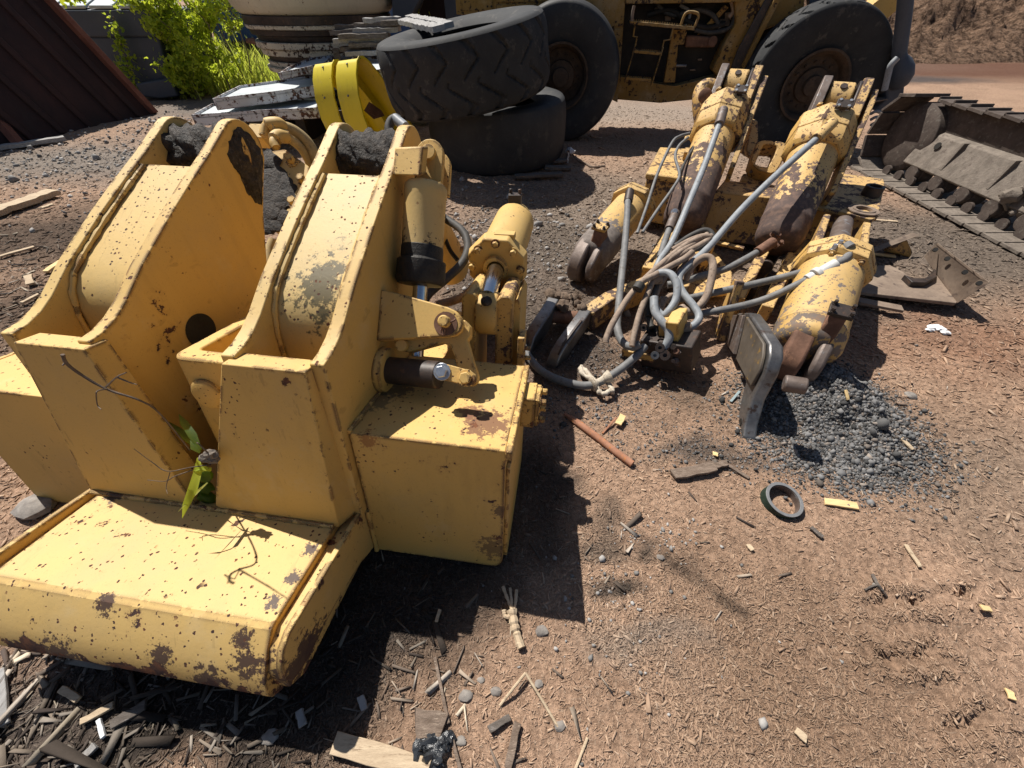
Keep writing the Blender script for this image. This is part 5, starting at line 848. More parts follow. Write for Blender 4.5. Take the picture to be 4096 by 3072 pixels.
# right shank
sp_ = atZ(2965, 1755, .0); st_ = atZ(2990, 1252, .30); sdv = unit(st_-sp_); sn = unit(A(-sdv[1], sdv[0], 0)); sn = sn if np.dot(sn, CAM-sp_) > 0 else -sn; ps = lambda x, y, o=0: onpl(x, y, sp_, sn)+sn*o
sk_o = [(2944, 1252), (2996, 1250), (3030, 1298), (3076, 1375), (3076, 1425), (3056, 1490), (3006, 1590), (2978, 1690), (2970, 1748), (2958, 1768), (2946, 1758), (2944, 1720), (2952, 1660), (2966, 1590), (2982, 1530), (2962, 1450), (2918, 1378)]
M['worn_slab'] = rough_mat('worn_slab', (.075, .06, .045), (.14, .115, .09), 5, .6, .4, .003, .2, .5, c=(.30, .18, .05))
shk = MB().prism([ps(*p) for p in sk_o], -sn*.068).build('shank', M['steel'], rp, .012, seg=3)
MB().prism([ps(x, y, .003) for x, y in ((2998, 1268), (3068, 1376), (3066, 1424), (3054, 1480), (3018, 1548), (2990, 1500), (2956, 1436), (2962, 1420))], sn*.016).build('side_plate', M['worn_slab'], shk, .004)
MB().prism([ps(x, y, .003) for x, y in ((2938, 1262), (2988, 1262), (2950, 1420), (2920, 1378))], sn*.022).build('side_plate', M['steel_rust'], shk, .004)
MB().lathe(ps(2962, 1690, .0), sn, [(0, .022), (.003, .022)], 18).build('pin_hole', M['black'], shk)
MB().cyl(ps(3070, 1520, -.07), ps(3078, 1520, -.16), .04, None, 20).build('stub_pin', M['steel_rust'], rp, .008)
MB().prism([ps(x, y, .07) for x, y in ((2925, 1255), (2938, 1215), (2980, 1120), (2995, 1130), (2950, 1260), (2915, 1370), (2890, 1350))], -sn*.05).build('shank_pocket', M['yellow_rust'], rp, .006)
def strap(path, w, h, m, name, par, side=None, bev=.01):
    P = [np.asarray(p, float) for p in path]; vs = []; n = len(P)
    for i, p in enumerate(P):
        d = unit(P[min(i+1, n-1)]-P[max(i-1, 0)]); s2 = unit(np.cross(d, UPZ)) if side is None else side; u2 = unit(np.cross(s2, d)); k_ = 1 if i < n-1 else .72; vs += [p-s2*w/2*k_-u2*h*k_, p+s2*w/2*k_-u2*h*k_, p+s2*w/2*k_, p-s2*w/2*k_]
    return MB().add(vs, [(4*i+j, 4*i+(j+1) % 4, 4*i+4+(j+1) % 4, 4*i+4+j) for i in range(n-1) for j in range(4)]+[(3, 2, 1, 0), tuple(range(4*n-4, 4*n))]).build(name, M[m], par, bev, seg=3)
pr = strap([atZ(x, y, z) for x, y, z in ((2345, 1235, .20), (2322, 1268, .20), (2285, 1318, .185), (2248, 1368, .15), (2222, 1412, .10), (2206, 1455, .04), (2204, 1480, -.01))], .075, .12, 'steel', 'claw', rp)
strap([atZ(x, y, z) for x, y, z in ((2326, 1278, .206), (2290, 1325, .192), (2254, 1374, .157), (2232, 1420, .10))], .016, .02, 'dark_steel', 'claw_groove', pr, None, .003)
strap([atZ(x, y, z) for x, y, z in ((2215, 1190, .21), (2185, 1240, .20), (2150, 1290, .18), (2118, 1340, .13), (2100, 1400, .05), (2098, 1440, -.02))], .08, .14, 'steel', 'claw', rp)
MB().cyl(atZ(2205, 1265, .12), atZ(2310, 1272, .12), .045, None, 24).build('cross_pin', M['rust'], rp, .006); MB().lathe(atZ(2150, 1352, .06), A(-.5, -.8, .1), [(0, .03), (.003, .03)], 16).build('pin_hole', M['black'], rp)
strap([atZ(x, y, z) for x, y, z in ((2350, 1240, .17), (2440, 1180, .2), (2560, 1130, .2), (2640, 1090, .2))], .10, .16, 'yellow_rust', 'left_arm', rp)
# mud sitting on the claws
mb = MB(); [mb.lump(atZ(2250+random.gauss(0, 40), 1190+random.gauss(0, 22), .13+random.random()*.08), random.uniform(.02, .05), 2, .8, (1, 1, .8), j) for j in range(22)]; tag(mb.build('mud_heap', M['mud'], None), 'heap of dry brown mud resting on the claws under the lower left cylinder', 'mud')
# valve block
vb0 = atZ(2680, 1395, .12); vA = unit(A(.75, -.5, 0)); vB = unit(A(.5, .75, 0)); vU = unit(A(-.25, .1, 1)); vA = unit(vA-vU*np.dot(vA, vU)); vB = np.cross(vU, vA)
vb = MB().cbox(vb0, vA*.30, vB*.18, vU*.20).build('valve_block', M['dark_steel'], rp, .008)
MB().cbox(atZ(2705, 1345, .20), vA*.075, vB*.17, vU*.30).build('valve_cover', M['yellow'], vb, .008); MB().cbox(atZ(2560, 1405, .07), vA*.20, vB*.10, vU*.05).build('valve_bracket', M['yellow_worn'], vb, .006); MB().cbox(atZ(2672, 1300, .25), vA*.07, vB*.13, vU*.12).build('valve_bracket', M['yellow_worn'], vb, .006); MB().cbox(atZ(2715, 1430, .05), vA*.14, vB*.08, vU*.07).build('valve_foot', M['yellow_worn'], vb, .006)
for x, y, z in ((2742, 1300, .26), (2748, 1345, .2), (2746, 1400, .13)): MB().bolt(atZ(x, y, z), vA, .012, .03).build('cover_bolt', M['yellow'], vb)
for x, y, z, r, m in ((2610, 1318, .19, .022, 'hose_dark'), (2575, 1310, .2, .016, 'dark_steel'), (2640, 1390, .2, .018, 'dark_steel'), (2595, 1362, .17, .018, 'steel_rust'), (2555, 1290, .21, .014, 'dark_steel'), (2660, 1420, .17, .02, 'dark_steel'), (2620, 1420, .16, .016, 'steel')): MB().lathe(atZ(x, y, z), A(-.35, -.75, .5), [(-.05, r), (.0, r), (.0, r*1.5), (.02, r*1.5), (.02, r*.6), (.0, r*.6)], 12).build('port_fitting', M[m], vb)
for i in range(14): MB().bolt(vb0+vA*random.uniform(-.13, .13)-vB*.07+vU*random.uniform(-.08, .1), unit(-vB+vU*random.uniform(0, 1)), random.uniform(.012, .022), random.uniform(.02, .05)).build('valve_plug', M[random.choice(['dark_steel', 'steel_rust', 'rust'])], vb)
# hoses
def hose(pts, r, m, name='hydraulic_hose', par=None): return MB().tube([atD(*p) for p in pts], r*.88, 12, 9).build(name, M[m], par or rp)
H = {}
H[1] = hose([(2893, 445, 3.12), (2872, 510, 3.08), (2821, 654, 3.0), (2758, 806, 2.88), (2690, 965, 2.78), (2640, 1040, 2.72), (2612, 1105, 2.70)], .027, 'hose_pale')
H[2] = hose([(3325, 498, 2.84), (3255, 565, 2.78), (3100, 705, 2.72), (2960, 844, 2.66), (2834, 990, 2.58), (2750, 1066, 2.50), (2716, 1110, 2.46), (2728, 1165, 2.42), (2780, 1232, 2.36), (2796, 1272, 2.33), (2768, 1305, 2.32), (2716, 1318, 2.34)], .026, 'hose_pale')
H[3] = hose([(3092, 968, 2.74), (3040, 1003, 2.72), (2910, 1072, 2.66), (2783, 1110, 2.6), (2725, 1128, 2.58), (2670, 1140, 2.6)], .027, 'hose_grey')
H[4] = hose([(3360, 1000, 2.34), (3384, 992, 2.30), (3396, 1010, 2.28), (3380, 1035, 2.26), (3335, 1060, 2.26), (3226, 1120, 2.3), (3036, 1205, 2.38), (2821, 1252, 2.42), (2700, 1275, 2.42)], .025, 'hose_grey')
H[5] = hose([(3310, 1058, 2.36), (3277, 1070, 2.38), (3099, 1117, 2.46), (2846, 1173, 2.5), (2740, 1195, 2.5), (2640, 1200, 2.5)], .025, 'hose_grey')
H[6] = hose([(2740, 1120, 2.54), (2758, 1080, 2.52), (2783, 1050, 2.5), (2822, 1028, 2.46), (2848, 1042, 2.44), (2850, 1091, 2.42), (2828, 1180, 2.4), (2788, 1232, 2.4), (2745, 1255, 2.44)], .026, 'hose_tan')
H[7] = hose([(2600, 1118, 2.42), (2640, 1092, 2.38), (2682, 1097, 2.34), (2708, 1142, 2.31), (2703, 1199, 2.3), (2676, 1243, 2.3), (2650, 1262, 2.32), (2622, 1232, 2.34), (2616, 1196, 2.36)], .026, 'hose_pale')
hose([(2616, 1190, 2.33), (2620, 1245, 2.3), (2650, 1290, 2.27), (2672, 1318, 2.26), (2676, 1355, 2.26), (2656, 1392, 2.28)], .028, 'hose_pale')
H[8] = hose([(2525, 768, 3.05), (2512, 800, 3.0), (2508, 870, 2.92), (2498, 996, 2.76), (2485, 1123, 2.6), (2473, 1250, 2.48), (2470, 1315, 2.42), (2490, 1368, 2.36), (2530, 1388, 2.3), (2560, 1375, 2.28)], .027, 'hose_grey')
hose([(2846, 945, 2.62), (2790, 955, 2.6), (2720, 995, 2.56), (2640, 1060, 2.46), (2570, 1125, 2.4), (2510, 1195, 2.34), (2455, 1285, 2.28), (2428, 1345, 2.26), (2424, 1370, 2.26)], .021, 'hose_tan')
hose([(2836, 930, 2.66), (2800, 960, 2.62), (2740, 995, 2.56), (2680, 1035, 2.5), (2625, 1088, 2.44), (2600, 1150, 2.38), (2560, 1250, 2.3), (2535, 1345, 2.26), (2528, 1385, 2.25)], .020, 'hose_tan')
H[11] = hose([(2770, 1008, 2.5), (2735, 1035, 2.48), (2675, 1068, 2.42), (2631, 1094, 2.38), (2575, 1122, 2.35), (2556, 1140, 2.34)], .022, 'hose_tan')
MB().tube([atD(2562, 1136, 2.335), atD(2548, 1158, 2.33)], .032, 12, 1).build('hose_coupling', M['hose_dark'], H[11])
hose([(2700, 985, 2.7), (2760, 945, 2.68), (2815, 922, 2.66), (2845, 932, 2.64), (2848, 965, 2.62), (2815, 985, 2.6), (2770, 1000, 2.58)], .022, 'hose_dark'); hose([(2690, 1000, 2.68), (2760, 962, 2.64), (2815, 945, 2.6), (2836, 955, 2.6), (2790, 985, 2.58), (2720, 1020, 2.54), (2650, 1080, 2.5)], .022, 'hose_tan')
hose([(2758, 534, 3.3), (2720, 545, 3.28), (2688, 572, 3.25), (2631, 692, 3.15), (2587, 825, 3.02), (2549, 933, 2.92)], .0135, 'hose_grey'); hose([(2752, 550, 3.3), (2715, 585, 3.25), (2701, 629, 3.2), (2718, 700, 3.12), (2690, 755, 3.08), (2631, 838, 3.0), (2570, 930, 2.9)], .0135, 'hose_grey'); hose([(2775, 590, 3.3), (2745, 640, 3.25), (2715, 700, 3.14)], .013, 'hose_dark')
hose([(2692, 872, 2.95), (2678, 914, 2.9), (2658, 971, 2.84), (2640, 1030, 2.78)], .027, 'hose_grey'); MB().tube([atD(2702, 852, 3.0), atD(2676, 918, 2.895)], .034, 14, 1).build('hose_coupling', M['steel_rust'], rp); MB().bolt(atD(2698, 850, 2.98), A(-.2, -.7, .6), .02, .03).build('port_bolt', M['zinc'], rp)
hose([(2720, 1190, 2.5), (2680, 1185, 2.5), (2650, 1215, 2.46), (2640, 1270, 2.42), (2650, 1330, 2.36)], .024, 'hose_tan'); hose([(2610, 1100, 2.46), (2595, 1180, 2.42), (2590, 1250, 2.38), (2605, 1310, 2.34)], .022, 'hose_dark'); hose([(2660, 1110, 2.5), (2630, 1160, 2.45), (2618, 1220, 2.4), (2600, 1290, 2.36)], .02, 'hose_tan'); hose([(2640, 1090, 2.5), (2625, 1150, 2.42), (2600, 1210, 2.38), (2590, 1265, 2.35)], .018, 'hose_dark')
for a, b, r, m in (((2893, 440, 3.14), (2876, 500, 3.08), .037, 'steel_rust'), ((3330, 492, 2.85), (3262, 558, 2.78), .038, 'yellow_worn'), ((3092, 968, 2.73), (3030, 1010, 2.71), .036, 'rust'), ((3345, 1055, 2.255), (3228, 1120, 2.295), .032, 'white_fit'), ((2720, 1250, 2.41), (2790, 1240, 2.41), .032, 'hose_tan'), ((2716, 1318, 2.335), (2764, 1308, 2.315), .034, 'hose_tan'), ((2690, 1255, 2.42), (2740, 1235, 2.43), .034, 'hose_tan'), ((3376, 985, 2.30), (3396, 1000, 2.28), .040, 'hose_grey'), ((2520, 765, 3.05), (2512, 808, 3.0), .034, 'dark_steel'), ((2590, 1122, 2.43), (2650, 1110, 2.40), .036, 'hose_tan')): MB().tube([atD(*a), atD(*b)], r, 14, 1).build('hose_coupling', M[m], rp, .003)
MB().cyl(atD(3278, 1092, 2.27), atD(3258, 1103, 2.275), .042, None, 14).build('hose_coupling', M['white_fit'], rp, .004)
for q in ((3090, 940), (3112, 948), (3100, 985), (3122, 975)): MB().bolt(onpl(*q, at2(B1, axB, rfB, -.3, -.06, .165), rfB), rfB, .014, .03).build('port_bolt', M['rust'], cB)
MB().lathe(at2(B1, axB, rfB, -.3, -.34, .160), rfB, [(0, .022), (.008, .022), (.008, .012)], 16).build('plug', M['plate'], cB)
for q in ((3352, 985), (3330, 1000)): MB().bolt(atD(*q, 2.30), UPZ, .013, .035).build('clamp_bolt', M['zinc'], cC)
MB().cbox(atD(3335, 1015, 2.33), axC*.06, np.cross(axC, rfC)*.11, rfC*.03).build('port_clamp', M['yellow_worn'], cC, .004)
# loose long hose on the ground with a rag tied round it
H14 = MB().tube([atZ(x, y, z) for x, y, z in ((2066, 1180, .35), (2070, 1270, .22), (2080, 1345, .12), (2110, 1420, .07), (2175, 1490, .05), (2280, 1533, .045), (2366, 1540, .05), (2454, 1496, .085), (2530, 1438, .13), (2580, 1385, .17))], .024, 12, 10).build('loose_hose', M['hose_grey'], None); tag(H14, 'long grey hose curving over the ground between the two attachments', 'hose')
mb = MB(); ra = atZ(2385, 1532, .06); mb.tube([atZ(2366, 1540, .055), ra, atZ(2440, 1505, .085)], lambda t: .033+.012*math.sin(t*7), 14, 10, .12)
for pts in (((2375, 1525), (2340, 1480), (2322, 1470), (2335, 1500), (2380, 1520)), ((2385, 1550), (2400, 1570), (2420, 1575), (2440, 1560)), ((2430, 1530), (2450, 1560), (2447, 1570))): mb.tube([atZ(x, y, .05) for x, y in pts], .014, 8, 5, .3)
tag(mb.build('tied_rag', M['rag'], None, 0, 60), 'dirty pale rag knotted around the loose grey hose', 'rag')
# ---------- small things lying about ----------
def gz(px, py, dz=0.0):
    p = atZ(px, py, 0)
    for _ in range(4): p = atZ(px, py, hz(p[0], p[1])+dz)
    return p
q = gz(3118, 1992, .0); ra = unit(A(.05, -.16, 1)); rg = thing('steel_ring', 'short grey steel ring with a dark green outside lying on the chips', 'ring', q*A(1, 1, 0))
o_ = gz(3116, 2010)-ra*.012; MB().ring(o_, ra, .080, .067, .052, 56).build('ring_body', M['ring_green'], rg, .003); MB().ring(o_+.0525*ra, ra, .0805, .0665, .004, 56).build('ring_rim', M['ring_steel'], rg, .001)
MB().ring(o_+ra*.003, ra, .0668, .065, .048, 48).build('ring_lining', M['steel_rust'], rg)
pts = [gz(x, y, .014) for x, y in ((2258, 1655), (2310, 1690), (2390, 1750), (2460, 1805), (2530, 1857))]
mb = MB(); pd_ = unit(pts[-1]-pts[0]); mb.tube(pts[1:], .0185, 16, 2, .01); mb.tube([pts[0], pts[0]+(pts[1]-pts[0])*.5, pts[1]], lambda t: .010+.009*t, 7, 2, .2); tag(mb.build('rusty_pipe', M['rust_pipe'], None), 'rusty orange pipe with one ragged broken end on the ground', 'pipe')
def chip(name, a, b, w, th, m, label, cat, group=None, za=.004, zb=.004, rag=.3): return plank(name, gz(*a, za), gz(*b, zb), w, th, M[m], label, cat, group, A(0, 0, 1), rag)
chip('wood_splinter', (3296, 2008), (3428, 2028), .036, .010, 'wood_fresh', 'bright yellow split wood piece right of the steel ring', 'wood splinter')
chip('teal_strip', (2922, 1608), (2958, 1566), .014, .006, 'teal', 'thin pale blue strip on the dirt beside the shank', 'strip', None, .01, .01, .05)
chip('old_plank', (1345, 2970), (1720, 3080), .052, .026, 'wood_tan', 'long split plank half in shadow at the bottom edge', 'plank', None, .005, .01, .18)
chip('bark_strip', (2690, 1905), (2860, 1868), .05, .016, 'bark', 'brown curled bark strip above the steel ring on the left', 'bark', None, .01, .02, .5); chip('bark_strip', (2850, 1870), (2905, 1855), .03, .014, 'bark', 'small bark end touching the curled bark strip', 'bark', None, .02, .012, .5); chip('bark_strip', (2908, 1860), (2995, 1915), .016, .008, 'bark', 'thin bark sliver lying left of the steel ring', 'bark', None, .012, .004, .4)
chip('wood_chunk', (2470, 1700), (2492, 1665), .035, .012, 'wood_fresh', 'small pale yellow wood chunk near the rusty pipe', 'wood chunk', None, .02, .02); chip('stick', (2410, 1735), (2465, 1672), .010, .007, 'rust_pipe', 'thin reddish stick under the pale wood chunk', 'stick', None, .004, .02)
chip('bark_chunk', (1665, 2880), (1775, 2915), .07, .02, 'bark', 'pale brown bark chunk above the black plastic scrap', 'bark', None, .012, .004, .5)
dw = []
for pts, r in (([(2048, 2440), (2058, 2500), (2070, 2545), (2086, 2592)], .017), ([(2012, 2346), (2030, 2395), (2048, 2440)], .007), ([(2040, 2352), (2046, 2400), (2050, 2445)], .006), ([(2066, 2360), (2062, 2410), (2054, 2450)], .007), ([(2054, 2440), (2036, 2466), (2020, 2462), (2016, 2440)], .010)): dw.append((pts, r))
mb = MB()
for pts, r in dw: mb.tube([gz(x, y, .016) for x, y in pts], lambda t, r=r: r*(1-.25*t), 7, 5, .22)
tag(mb.build('driftwood', M['wood_tan'], None, 0, 20), 'gnarled pale driftwood stick half inside the machine shadow', 'wood')
mb = MB().tube([gz(x, y, z) for x, y, z in ((2000, 2822, .005), (2050, 2757, .03), (2102, 2692, .035))], .0045, 7, 1); mb.tube([gz(x, y, z) for x, y, z in ((2102, 2692, .035), (2165, 2795, .02), (2232, 2908, .006))], .0045, 7, 1); tag(mb.build('bent_straw', M['wood_tan'], None), 'pale straw bent into a sharp V on the brown chips', 'straw')
chip('stick', (1740, 2630), (1795, 2895), .011, .007, 'bark', 'long thin brown stick left of the bent straw', 'stick', None, .008, .006, .2); chip('stick', (2030, 3075), (2072, 2890), .022, .012, 'bark', 'split brown stick standing near the bottom edge', 'stick', None, .01, .01, .4); chip('stick', (1800, 2920), (1845, 3090), .011, .008, 'bark', 'dark thin stick right of the black plastic', 'stick', None, .01, .008, .2); chip('stick', (1955, 2920), (2040, 2870), .02, .012, 'wood_dark', 'short dark stick right of the bark chunk', 'stick', None, .01, .008, .4); chip('stick', (2300, 3080), (2350, 2950), .008, .005, 'wood_tan', 'pale straw near the bottom edge right of centre', 'stick')
mb = MB(); [mb.lump(gz(x, y, .02), r, 3, 1.1, (1, .8, .6), j) for j, (x, y, r) in enumerate(((1700, 2990, .034), (1735, 3030, .04), (1690, 2985, .02), (1770, 2975, .025), (1790, 2950, .02), (1720, 2960, .02)))]; tag(mb.build('plastic_scrap', M['plastic'], None, 0, 25), 'crumpled black plastic scrap on the end of the bottom plank', 'plastic scrap')
mb = MB(); [mb.lump(gz(x, y, .01), r, 2, 1.0, (1.2, .7, .4), j) for j, (x, y, r) in enumerate(((3735, 1308, .035), (3765, 1318, .04), (3780, 1330, .025), (3720, 1318, .025)))]; tag(mb.build('paper_scrap', M['paper'], None, 0, 20), 'crumpled white paper on the brown ground at the right', 'paper')
# bent steel bracket and strips right of the ripper
br_ = thing('bent_bracket', 'bent brown steel bracket with an upright drilled flange and a round notch', 'steel bracket', gz(3650, 1130)*A(1, 1, 0))
bp = [atZ(x, y, .10) for x, y in ((3435, 1065), (3560, 1060), (3610, 1085), (3650, 1118), (3700, 1128), (3740, 1105), (3745, 1075), (3800, 1100), (3850, 1165), (3826, 1212), (3540, 1180), (3420, 1165))]; MB().prism(bp, A(0, 0, -.025)).build('base_plate', M['plate'], br_, .004)
fl = [atZ(3826, 1213, .10), atZ(3700, 1030, .10), atY(3688, 1020, 0) if False else atZ(3690, 1018, .14), atZ(3745, 968, .30), atZ(3962, 1128, .26), atZ(3835, 1215, .105)]
MB().prism([atZ(3832, 1212, .102), atZ(3702, 1022, .13), atZ(3750, 970, .30), atZ(3962, 1130, .27)], A(.015, .02, -.02)).build('flange', M['plate'], br_, .004)
for x, y, z in ((3740, 1000, .262), (3788, 1036, .26), (3858, 1090, .255), (3915, 1134, .25)): MB().lathe(atZ(x, y, z), unit(A(-.5, -.5, .6)), [(0, .016), (.012, .016)], 14).build('bolt_hole', M['black'], br_)
mb = MB().prism([atZ(x, y, .14) for x, y in ((3618, 1098), (3650, 1112), (3700, 1112), (3735, 1090), (3738, 1075), (3748, 1082), (3745, 1108), (3705, 1130), (3650, 1128))], A(0, 0, -.09)).build('notch_lip', M['dark_steel'], br_, .003)
MB().box(atZ(3770, 1070, .12), A(.16, -.14, 0), A(.03, .03, 0), A(0, 0, .012)).build('small_tab', M['plate'], br_, .002)
for x, y in ((3470, 1170), (3800, 1195)): p = atZ(x, y, .075); MB().box(p*A(1, 1, 0)+A(0, .03, -.05), A(.12, 0, 0), A(0, .05, 0), A(0, 0, p[2]+.05)).build('foot_block', M['dark_steel'], br_, .003)
p = atZ(3470, 1210, .06); mb = MB().cbox(p, unit(A(.8, -.35, 0))*.42, A(.03, .07, 0), A(0, 0, .02)); tag(mb.build('steel_strip', M['plate'], None, .002), 'short flat steel strip in front of the bent bracket', 'steel strip')
tp_ = thing('tent_plate', 'tan bent plate standing like a tent above the bent bracket', 'scrap metal', gz(3560, 1010)*A(1, 1, 0)); MB().hexa([atZ(3452, 1010, .10), atZ(3650, 945, .16), atZ(3655, 950, .15), atZ(3458, 1020, .09), atZ(3452, 1006, .11), atZ(3650, 930, .17), atZ(3682, 940, .16), atZ(3462, 1022, .10)]).build('top_plate', M['plate'], tp_, .003); MB().prism([atZ(3560, 985, .12), atZ(3628, 960, .135), atZ(3650, 1010, .02), atZ(3640, 1030, .0), atZ(3540, 1008, .0)], A(.02, .05, 0)).build('side_plate', M['yellow_rust'], tp_, .003)
chip('wood_splinter', (3460, 1015), (3580, 1028), .04, .012, 'wood_fresh', 'yellow splinter lying below the tent shaped plate', 'wood splinter'); chip('wood_splinter', (3490, 880), (3590, 888), .03, .01, 'wood_tan', 'pale thin splinter behind the wing plate at the right', 'wood splinter')
# boards and sticks on the left
chip('old_plank', (-20, 862), (225, 775), .16, .05, 'wood_tan', 'long pale split plank on the dark mulch at the left edge', 'plank', None, .02, .03, .25); chip('old_plank', (5, 598), (265, 560), .13, .05, 'wood_grey', 'grey plank lying at the foot of the rusty bin', 'plank', None, .02, .03, .2)
for i, (a, b, w_, m_, l_) in enumerate((((185, 1090), (250, 1045), .05, 'wood_fresh', 'pale splinter left of the far tower, upper of a bright pair'), ((115, 1105), (125, 1140), .05, 'wood_tan', 'small upright pale chip left of the far tower'), ((0, 1030), (140, 990), .035, 'wood_tan', 'long curved pale splinter at the left edge below the plank'), ((170, 835), (215, 820), .05, 'wood_tan', 'short pale chip just right of the long left plank'), ((410, 780), (470, 790), .06, 'bark', 'brown bark piece beside the far tower top'), ((505, 665), (560, 655), .05, 'wood_tan', 'pale stick end behind the far tower on grey gravel'), ((90, 1215), (160, 1180), .03, 'wood_tan', 'narrow pale splinter left of the far tower base'))): chip('wood_splinter', a, b, w_, .015, m_, l_, 'wood splinter', None, .02, .02)
for i, (a, b, w_, m_, l_) in enumerate((((250, 2755), (320, 2800), .02, 'wood_tan', 'broad pale shard under the tongue at the left'), ((10, 2680), (25, 2900), .022, 'wood_grey', 'tall grey shard at the lower left edge'), ((330, 2890), (460, 2820), .02, 'wood_tan', 'long pale shard pointing at the tongue shadow'), ((310, 3060), (390, 2980), .024, 'wood_grey', 'wide grey shard at the bottom left edge'), ((1200, 2840), (1215, 2905), .022, 'wood_grey', 'small pale chip in the shadow, upper of two'), ((1445, 2785), (1460, 2840), .022, 'wood_grey', 'small pale chip in the shadow right of the tongue'), ((400, 2880), (420, 2950), .012, 'paper', 'thin white sliver in the tongue shadow'), ((450, 2900), (590, 2820), .03, 'wood_dark', 'dark stick in the shadow under the tongue'), ((1760, 2440), (1745, 2490), .012, 'wood_tan', 'small lit splinter inside the machine shadow'))): chip('wood_shard', a, b, w_, .012, m_, l_, 'wood shard', None, .012, .012)
for x, y, r, l_ in ((2165, 2525, .028, 'round grey stone beside the driftwood'), (1985, 2765, .02, 'pale grey stone left of the bent straw tip'), (2155, 2735, .018, 'small grey stone right of the bent straw tip'), (2240, 2905, .02, 'grey stone at the lower end of the bent straw'), (1862, 2785, .026, 'brown grey stone left of the bent straw'), (1925, 2720, .014, 'tiny pale stone above the brown grey stone'), (2640, 2230, .018, 'pale pebble on the dark soil stain'), (1845, 2965, .02, 'grey stone right of the black plastic'), (150, 2035, .10, 'flat grey stone beneath the left side box'), (1080, 2950, .03, 'grey stone left of the bottom plank'), (3640, 1585, .04, 'brown stone right of the gravel heap'), (3500, 2340, .012, 'tiny dark stone on the right')):
    r *= .75; p = gz(x, y, .0); tag(MB().lump(p+A(0, 0, r*.2), r, 2, .45, (1.2, .9, .55), int(x)).build('stone', M['stone'], None, 0, 30), l_, 'stone', 'loose stones')
mb = MB().tube([gz(x, y, .012) for x, y in ((3490, 2300), (3512, 2340), (3545, 2385))], .006, 6, 4, .2); mb.tube([gz(x, y, .01) for x, y in ((3512, 2340), (3490, 2345), (3460, 2360))], .004, 6, 4, .2); tag(mb.build('dark_twig', M['wood_dark'], None), 'small dark forked twig on the bare ground at the right', 'twig')
for i, (a, b, w_, m_, l_) in enumerate((((3010, 1525), (3040, 1660), .02, 'wood_tan', None), ((3380, 1560), (3390, 1600), .014, 'wood_fresh', 'pale splinter on the gravel below the fat cylinder'), ((3600, 1750), (3650, 1800), .02, 'wood_tan', 'pale splinter on the right slope of the gravel heap'), ((2850, 1815), (2870, 1822), .025, 'wood_fresh', 'small white wood chip left of the shank tip'), ((2990, 2180), (3010, 2205), .02, 'wood_tan', 'small tan chip below the steel ring'), ((3620, 2180), (3680, 2270), .015, 'wood_tan', 'pale straw on the ground at the right edge'), ((3240, 2110), (3290, 2150), .018, 'wood_dark', 'dark sliver below the yellow wood piece'), ((3180, 2920), (3225, 2960), .022, 'wood_tan', 'tan wood chip near the lower right'), ((3920, 2430), (3960, 2440), .02, 'wood_fresh', 'pale chip by the tyre rut at the right'), ((4030, 2760), (4045, 2800), .02, 'wood_fresh', 'pale chip near the right edge, lower'))):
    if l_: chip('wood_splinter', a, b, w_, .008, m_, l_, 'wood splinter', None, .008, .008)
# weeds growing in the gap between the shields
wd = thing('dock_weed', 'green weed with long leaves growing in the gap between the shields', 'weed', lw(-.06, -1.12, -.36)*A(1, 1, 0))
def blade(path, w, m, name, par):
    P = [np.asarray(p, float) for p in path]; n = len(P); vs = []
    for i, p in enumerate(P): d = unit(P[min(i+1, n-1)]-P[max(i-1, 0)]); s2 = unit(np.cross(d, unit(CAM-p)+A(.2, .1, .3))); k_ = w*math.sin(math.pi*(.08+.92*i/(n-1)))**.7; vs += [p-s2*k_, p+A(0, 0, -k_*.35), p+s2*k_]
    o = MB().add(vs, [(3*i+j, 3*i+j+1, 3*i+4+j, 3*i+3+j) for i in range(n-1) for j in (0, 1)]).build(name, m, par); a = o.data.attributes.new('col', 'FLOAT_COLOR', 'POINT'); a.data.foreach_set('color', [1.0]*4*len(o.data.vertices)); return o
du = lambda x, y, u: pu(x, y, u)
for path, w_, m_ in ((((795, 1830, -.10), (790, 1890, -.14), (770, 1960, -.19), (745, 2020, -.22), (728, 2075, -.24)), .013, 'leaf'), (((805, 1800, -.04), (760, 1760, -.02), (710, 1720, 0), (650, 1672, .03)), .013, 'leaf_dark'), (((800, 1795, -.05), (770, 1740, -.03), (735, 1690, 0), (715, 1655, .03)), .013, 'leaf_dark'), (((800, 1810, -.06), (775, 1790, -.06), (760, 1760, -.04)), .010, 'leaf_dark'), (((845, 1880, -.12), (800, 1870, -.13), (770, 1885, -.14)), .012, 'leaf'), (((790, 1920, -.10), (800, 1880, -.12), (850, 1870, -.12)), .010, 'leaf')): blade([du(*p) for p in path], w_, M[m_], 'leaf', wd)
mb = MB(); [mb.lump(du(x, y, -.075), .03, 2, .7, (1, .6, 1), j) for j, (x, y) in enumerate(((815, 1900), (820, 1950), (825, 1990), (800, 1950)))]
o = mb.build('moss', M['moss'], wd); a_ = o.data.attributes.new('col', 'FLOAT_COLOR', 'POINT'); a_.data.foreach_set('color', [1.0]*4*len(o.data.vertices))
mb = MB(); mb.lump(pv(1385, 2010, -.60)+fU*.05, .045, 3, .8, (1, .7, .7), 2); o = mb.build('moss_clump', M['moss'], None); a_ = o.data.attributes.new('col', 'FLOAT_COLOR', 'POINT'); a_.data.foreach_set('color', [1.0]*4*len(o.data.vertices)); tag(o, 'dark green moss in the corner behind the right shield', 'moss')
tw = thing('dry_twig', 'dry brown branching twig leaning across the left shield', 'twig', lw(-.15, -1.3, -.36)*A(1, 1, 0))
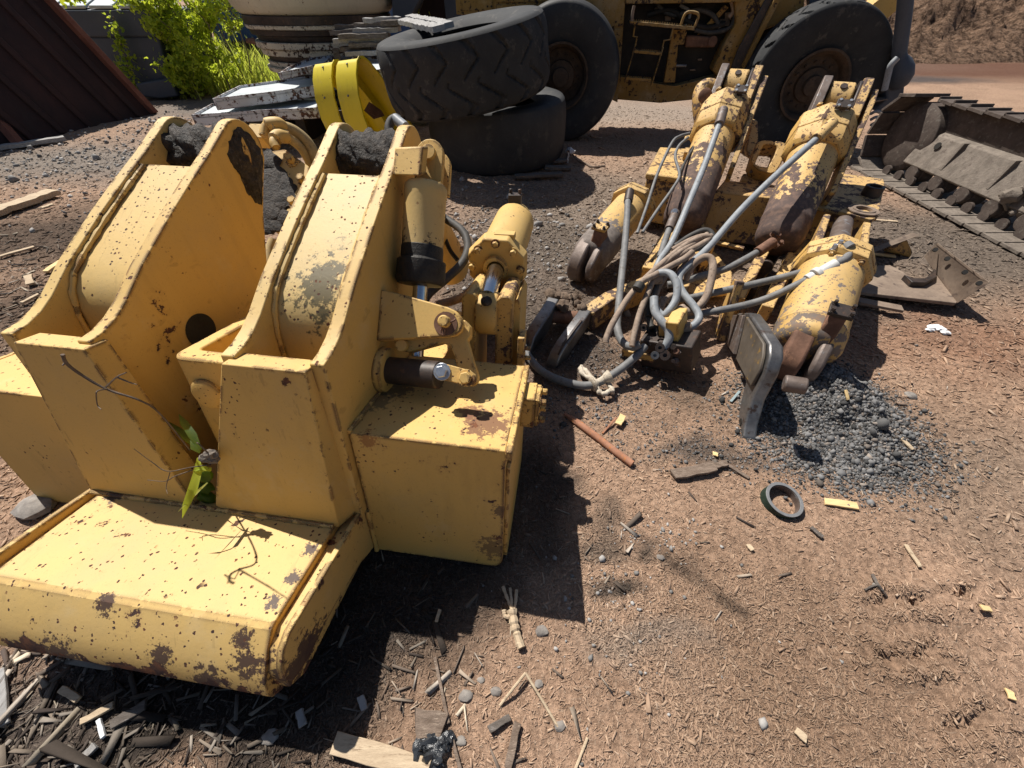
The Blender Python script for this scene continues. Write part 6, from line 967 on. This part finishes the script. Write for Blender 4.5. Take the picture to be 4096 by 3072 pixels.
for pts, r in (([(250, 1418, -.20), (268, 1455, -.20), (330, 1502, -.19), (430, 1558, -.18), (560, 1602, -.16), (640, 1655, -.12), (760, 1800, -.06)], .0062), ([(425, 1548, -.18), (465, 1510, -.20), (505, 1490, -.22)], .004), ([(470, 1510, -.20), (520, 1530, -.22), (548, 1538, -.23)], .003), ([(430, 1556, -.18), (395, 1562, -.2), (385, 1575, -.21), (390, 1620, -.21), (405, 1638, -.22)], .003), ([(262, 1450, -.2), (250, 1462, -.21)], .004), ([(830, 1860, -.12), (760, 1870, -.14), (670, 1885, -.15), (610, 1850, -.15), (536, 1795, -.15)], .0028), ([(770, 1880, -.14), (700, 1905, -.16), (660, 1925, -.16), (590, 1920, -.16)], .0026), ([(680, 1890, -.15), (665, 1945, -.17), (670, 1975, -.19)], .0022), ([(860, 1840, -.11), (800, 1780, -.12), (786, 1770, -.12)], .004)): MB().tube([du(*p) for p in pts], lambda t, r=r: r*.75*(1-.5*t), 6, 6, .1).build('stem', M['twig'], tw)
mb = MB(); [mb.lump(du(x, y, -.11), r, 3, .8, (1.2, .8, .8), j+3) for j, (x, y, r) in enumerate(((825, 1832, .020), (840, 1818, .018), (850, 1838, .016), (830, 1822, .012)))]; tag(mb.build('ash_clod', M['track'], None, 0, 20), 'grey crumbly clod wedged beside the weed between the shields', 'clod')
blade([du(*p) for p in ((830, 1930, -.13), (780, 1975, -.18), (710, 2050, -.25))], .005, M['grass'], 'dead_blade', wd)
# ---------- camera, sky and sun ----------
cam = bpy.data.cameras.new('camera'); co = bpy.data.objects.new('camera', cam); C.objects.link(co); bpy.context.scene.camera = co
cam.sensor_fit = 'HORIZONTAL'; cam.sensor_width = 36; cam.lens = 36*F/4096; cam.clip_start = .02; cam.clip_end = 600
co.location = (0, 0, HC); co.rotation_euler = (math.radians(90)-PIT, 0, 0)
SUN = unit(A(-.276, .33, .625))
w = bpy.data.worlds.new('World'); bpy.context.scene.world = w; w.use_nodes = True; nt = w.node_tree
sk = nt.nodes.new('ShaderNodeTexSky'); sk.sky_type = 'NISHITA'; sk.sun_disc = False; sk.sun_elevation = math.asin(SUN[2]); sk.sun_rotation = math.atan2(SUN[0], SUN[1])
bg = nt.nodes['Background']; nt.links.new(sk.outputs[0], bg.inputs[0]); bg.inputs[1].default_value = .05
L = bpy.data.lights.new('sun', 'SUN'); L.energy = 5.0; L.angle = math.radians(.53); L.color = (1, .955, .88)
lo = bpy.data.objects.new('sun', L); C.objects.link(lo); lo.rotation_euler = Vec((-SUN[0], -SUN[1], -SUN[2])).to_track_quat('-Z', 'Y').to_euler()
sc = bpy.context.scene; sc.view_settings.view_transform = 'Standard'; sc.view_settings.look = 'None'; sc.view_settings.exposure = .46; sc.view_settings.gamma = 1
sc.cycles.max_bounces = 6; sc.cycles.use_denoising = True
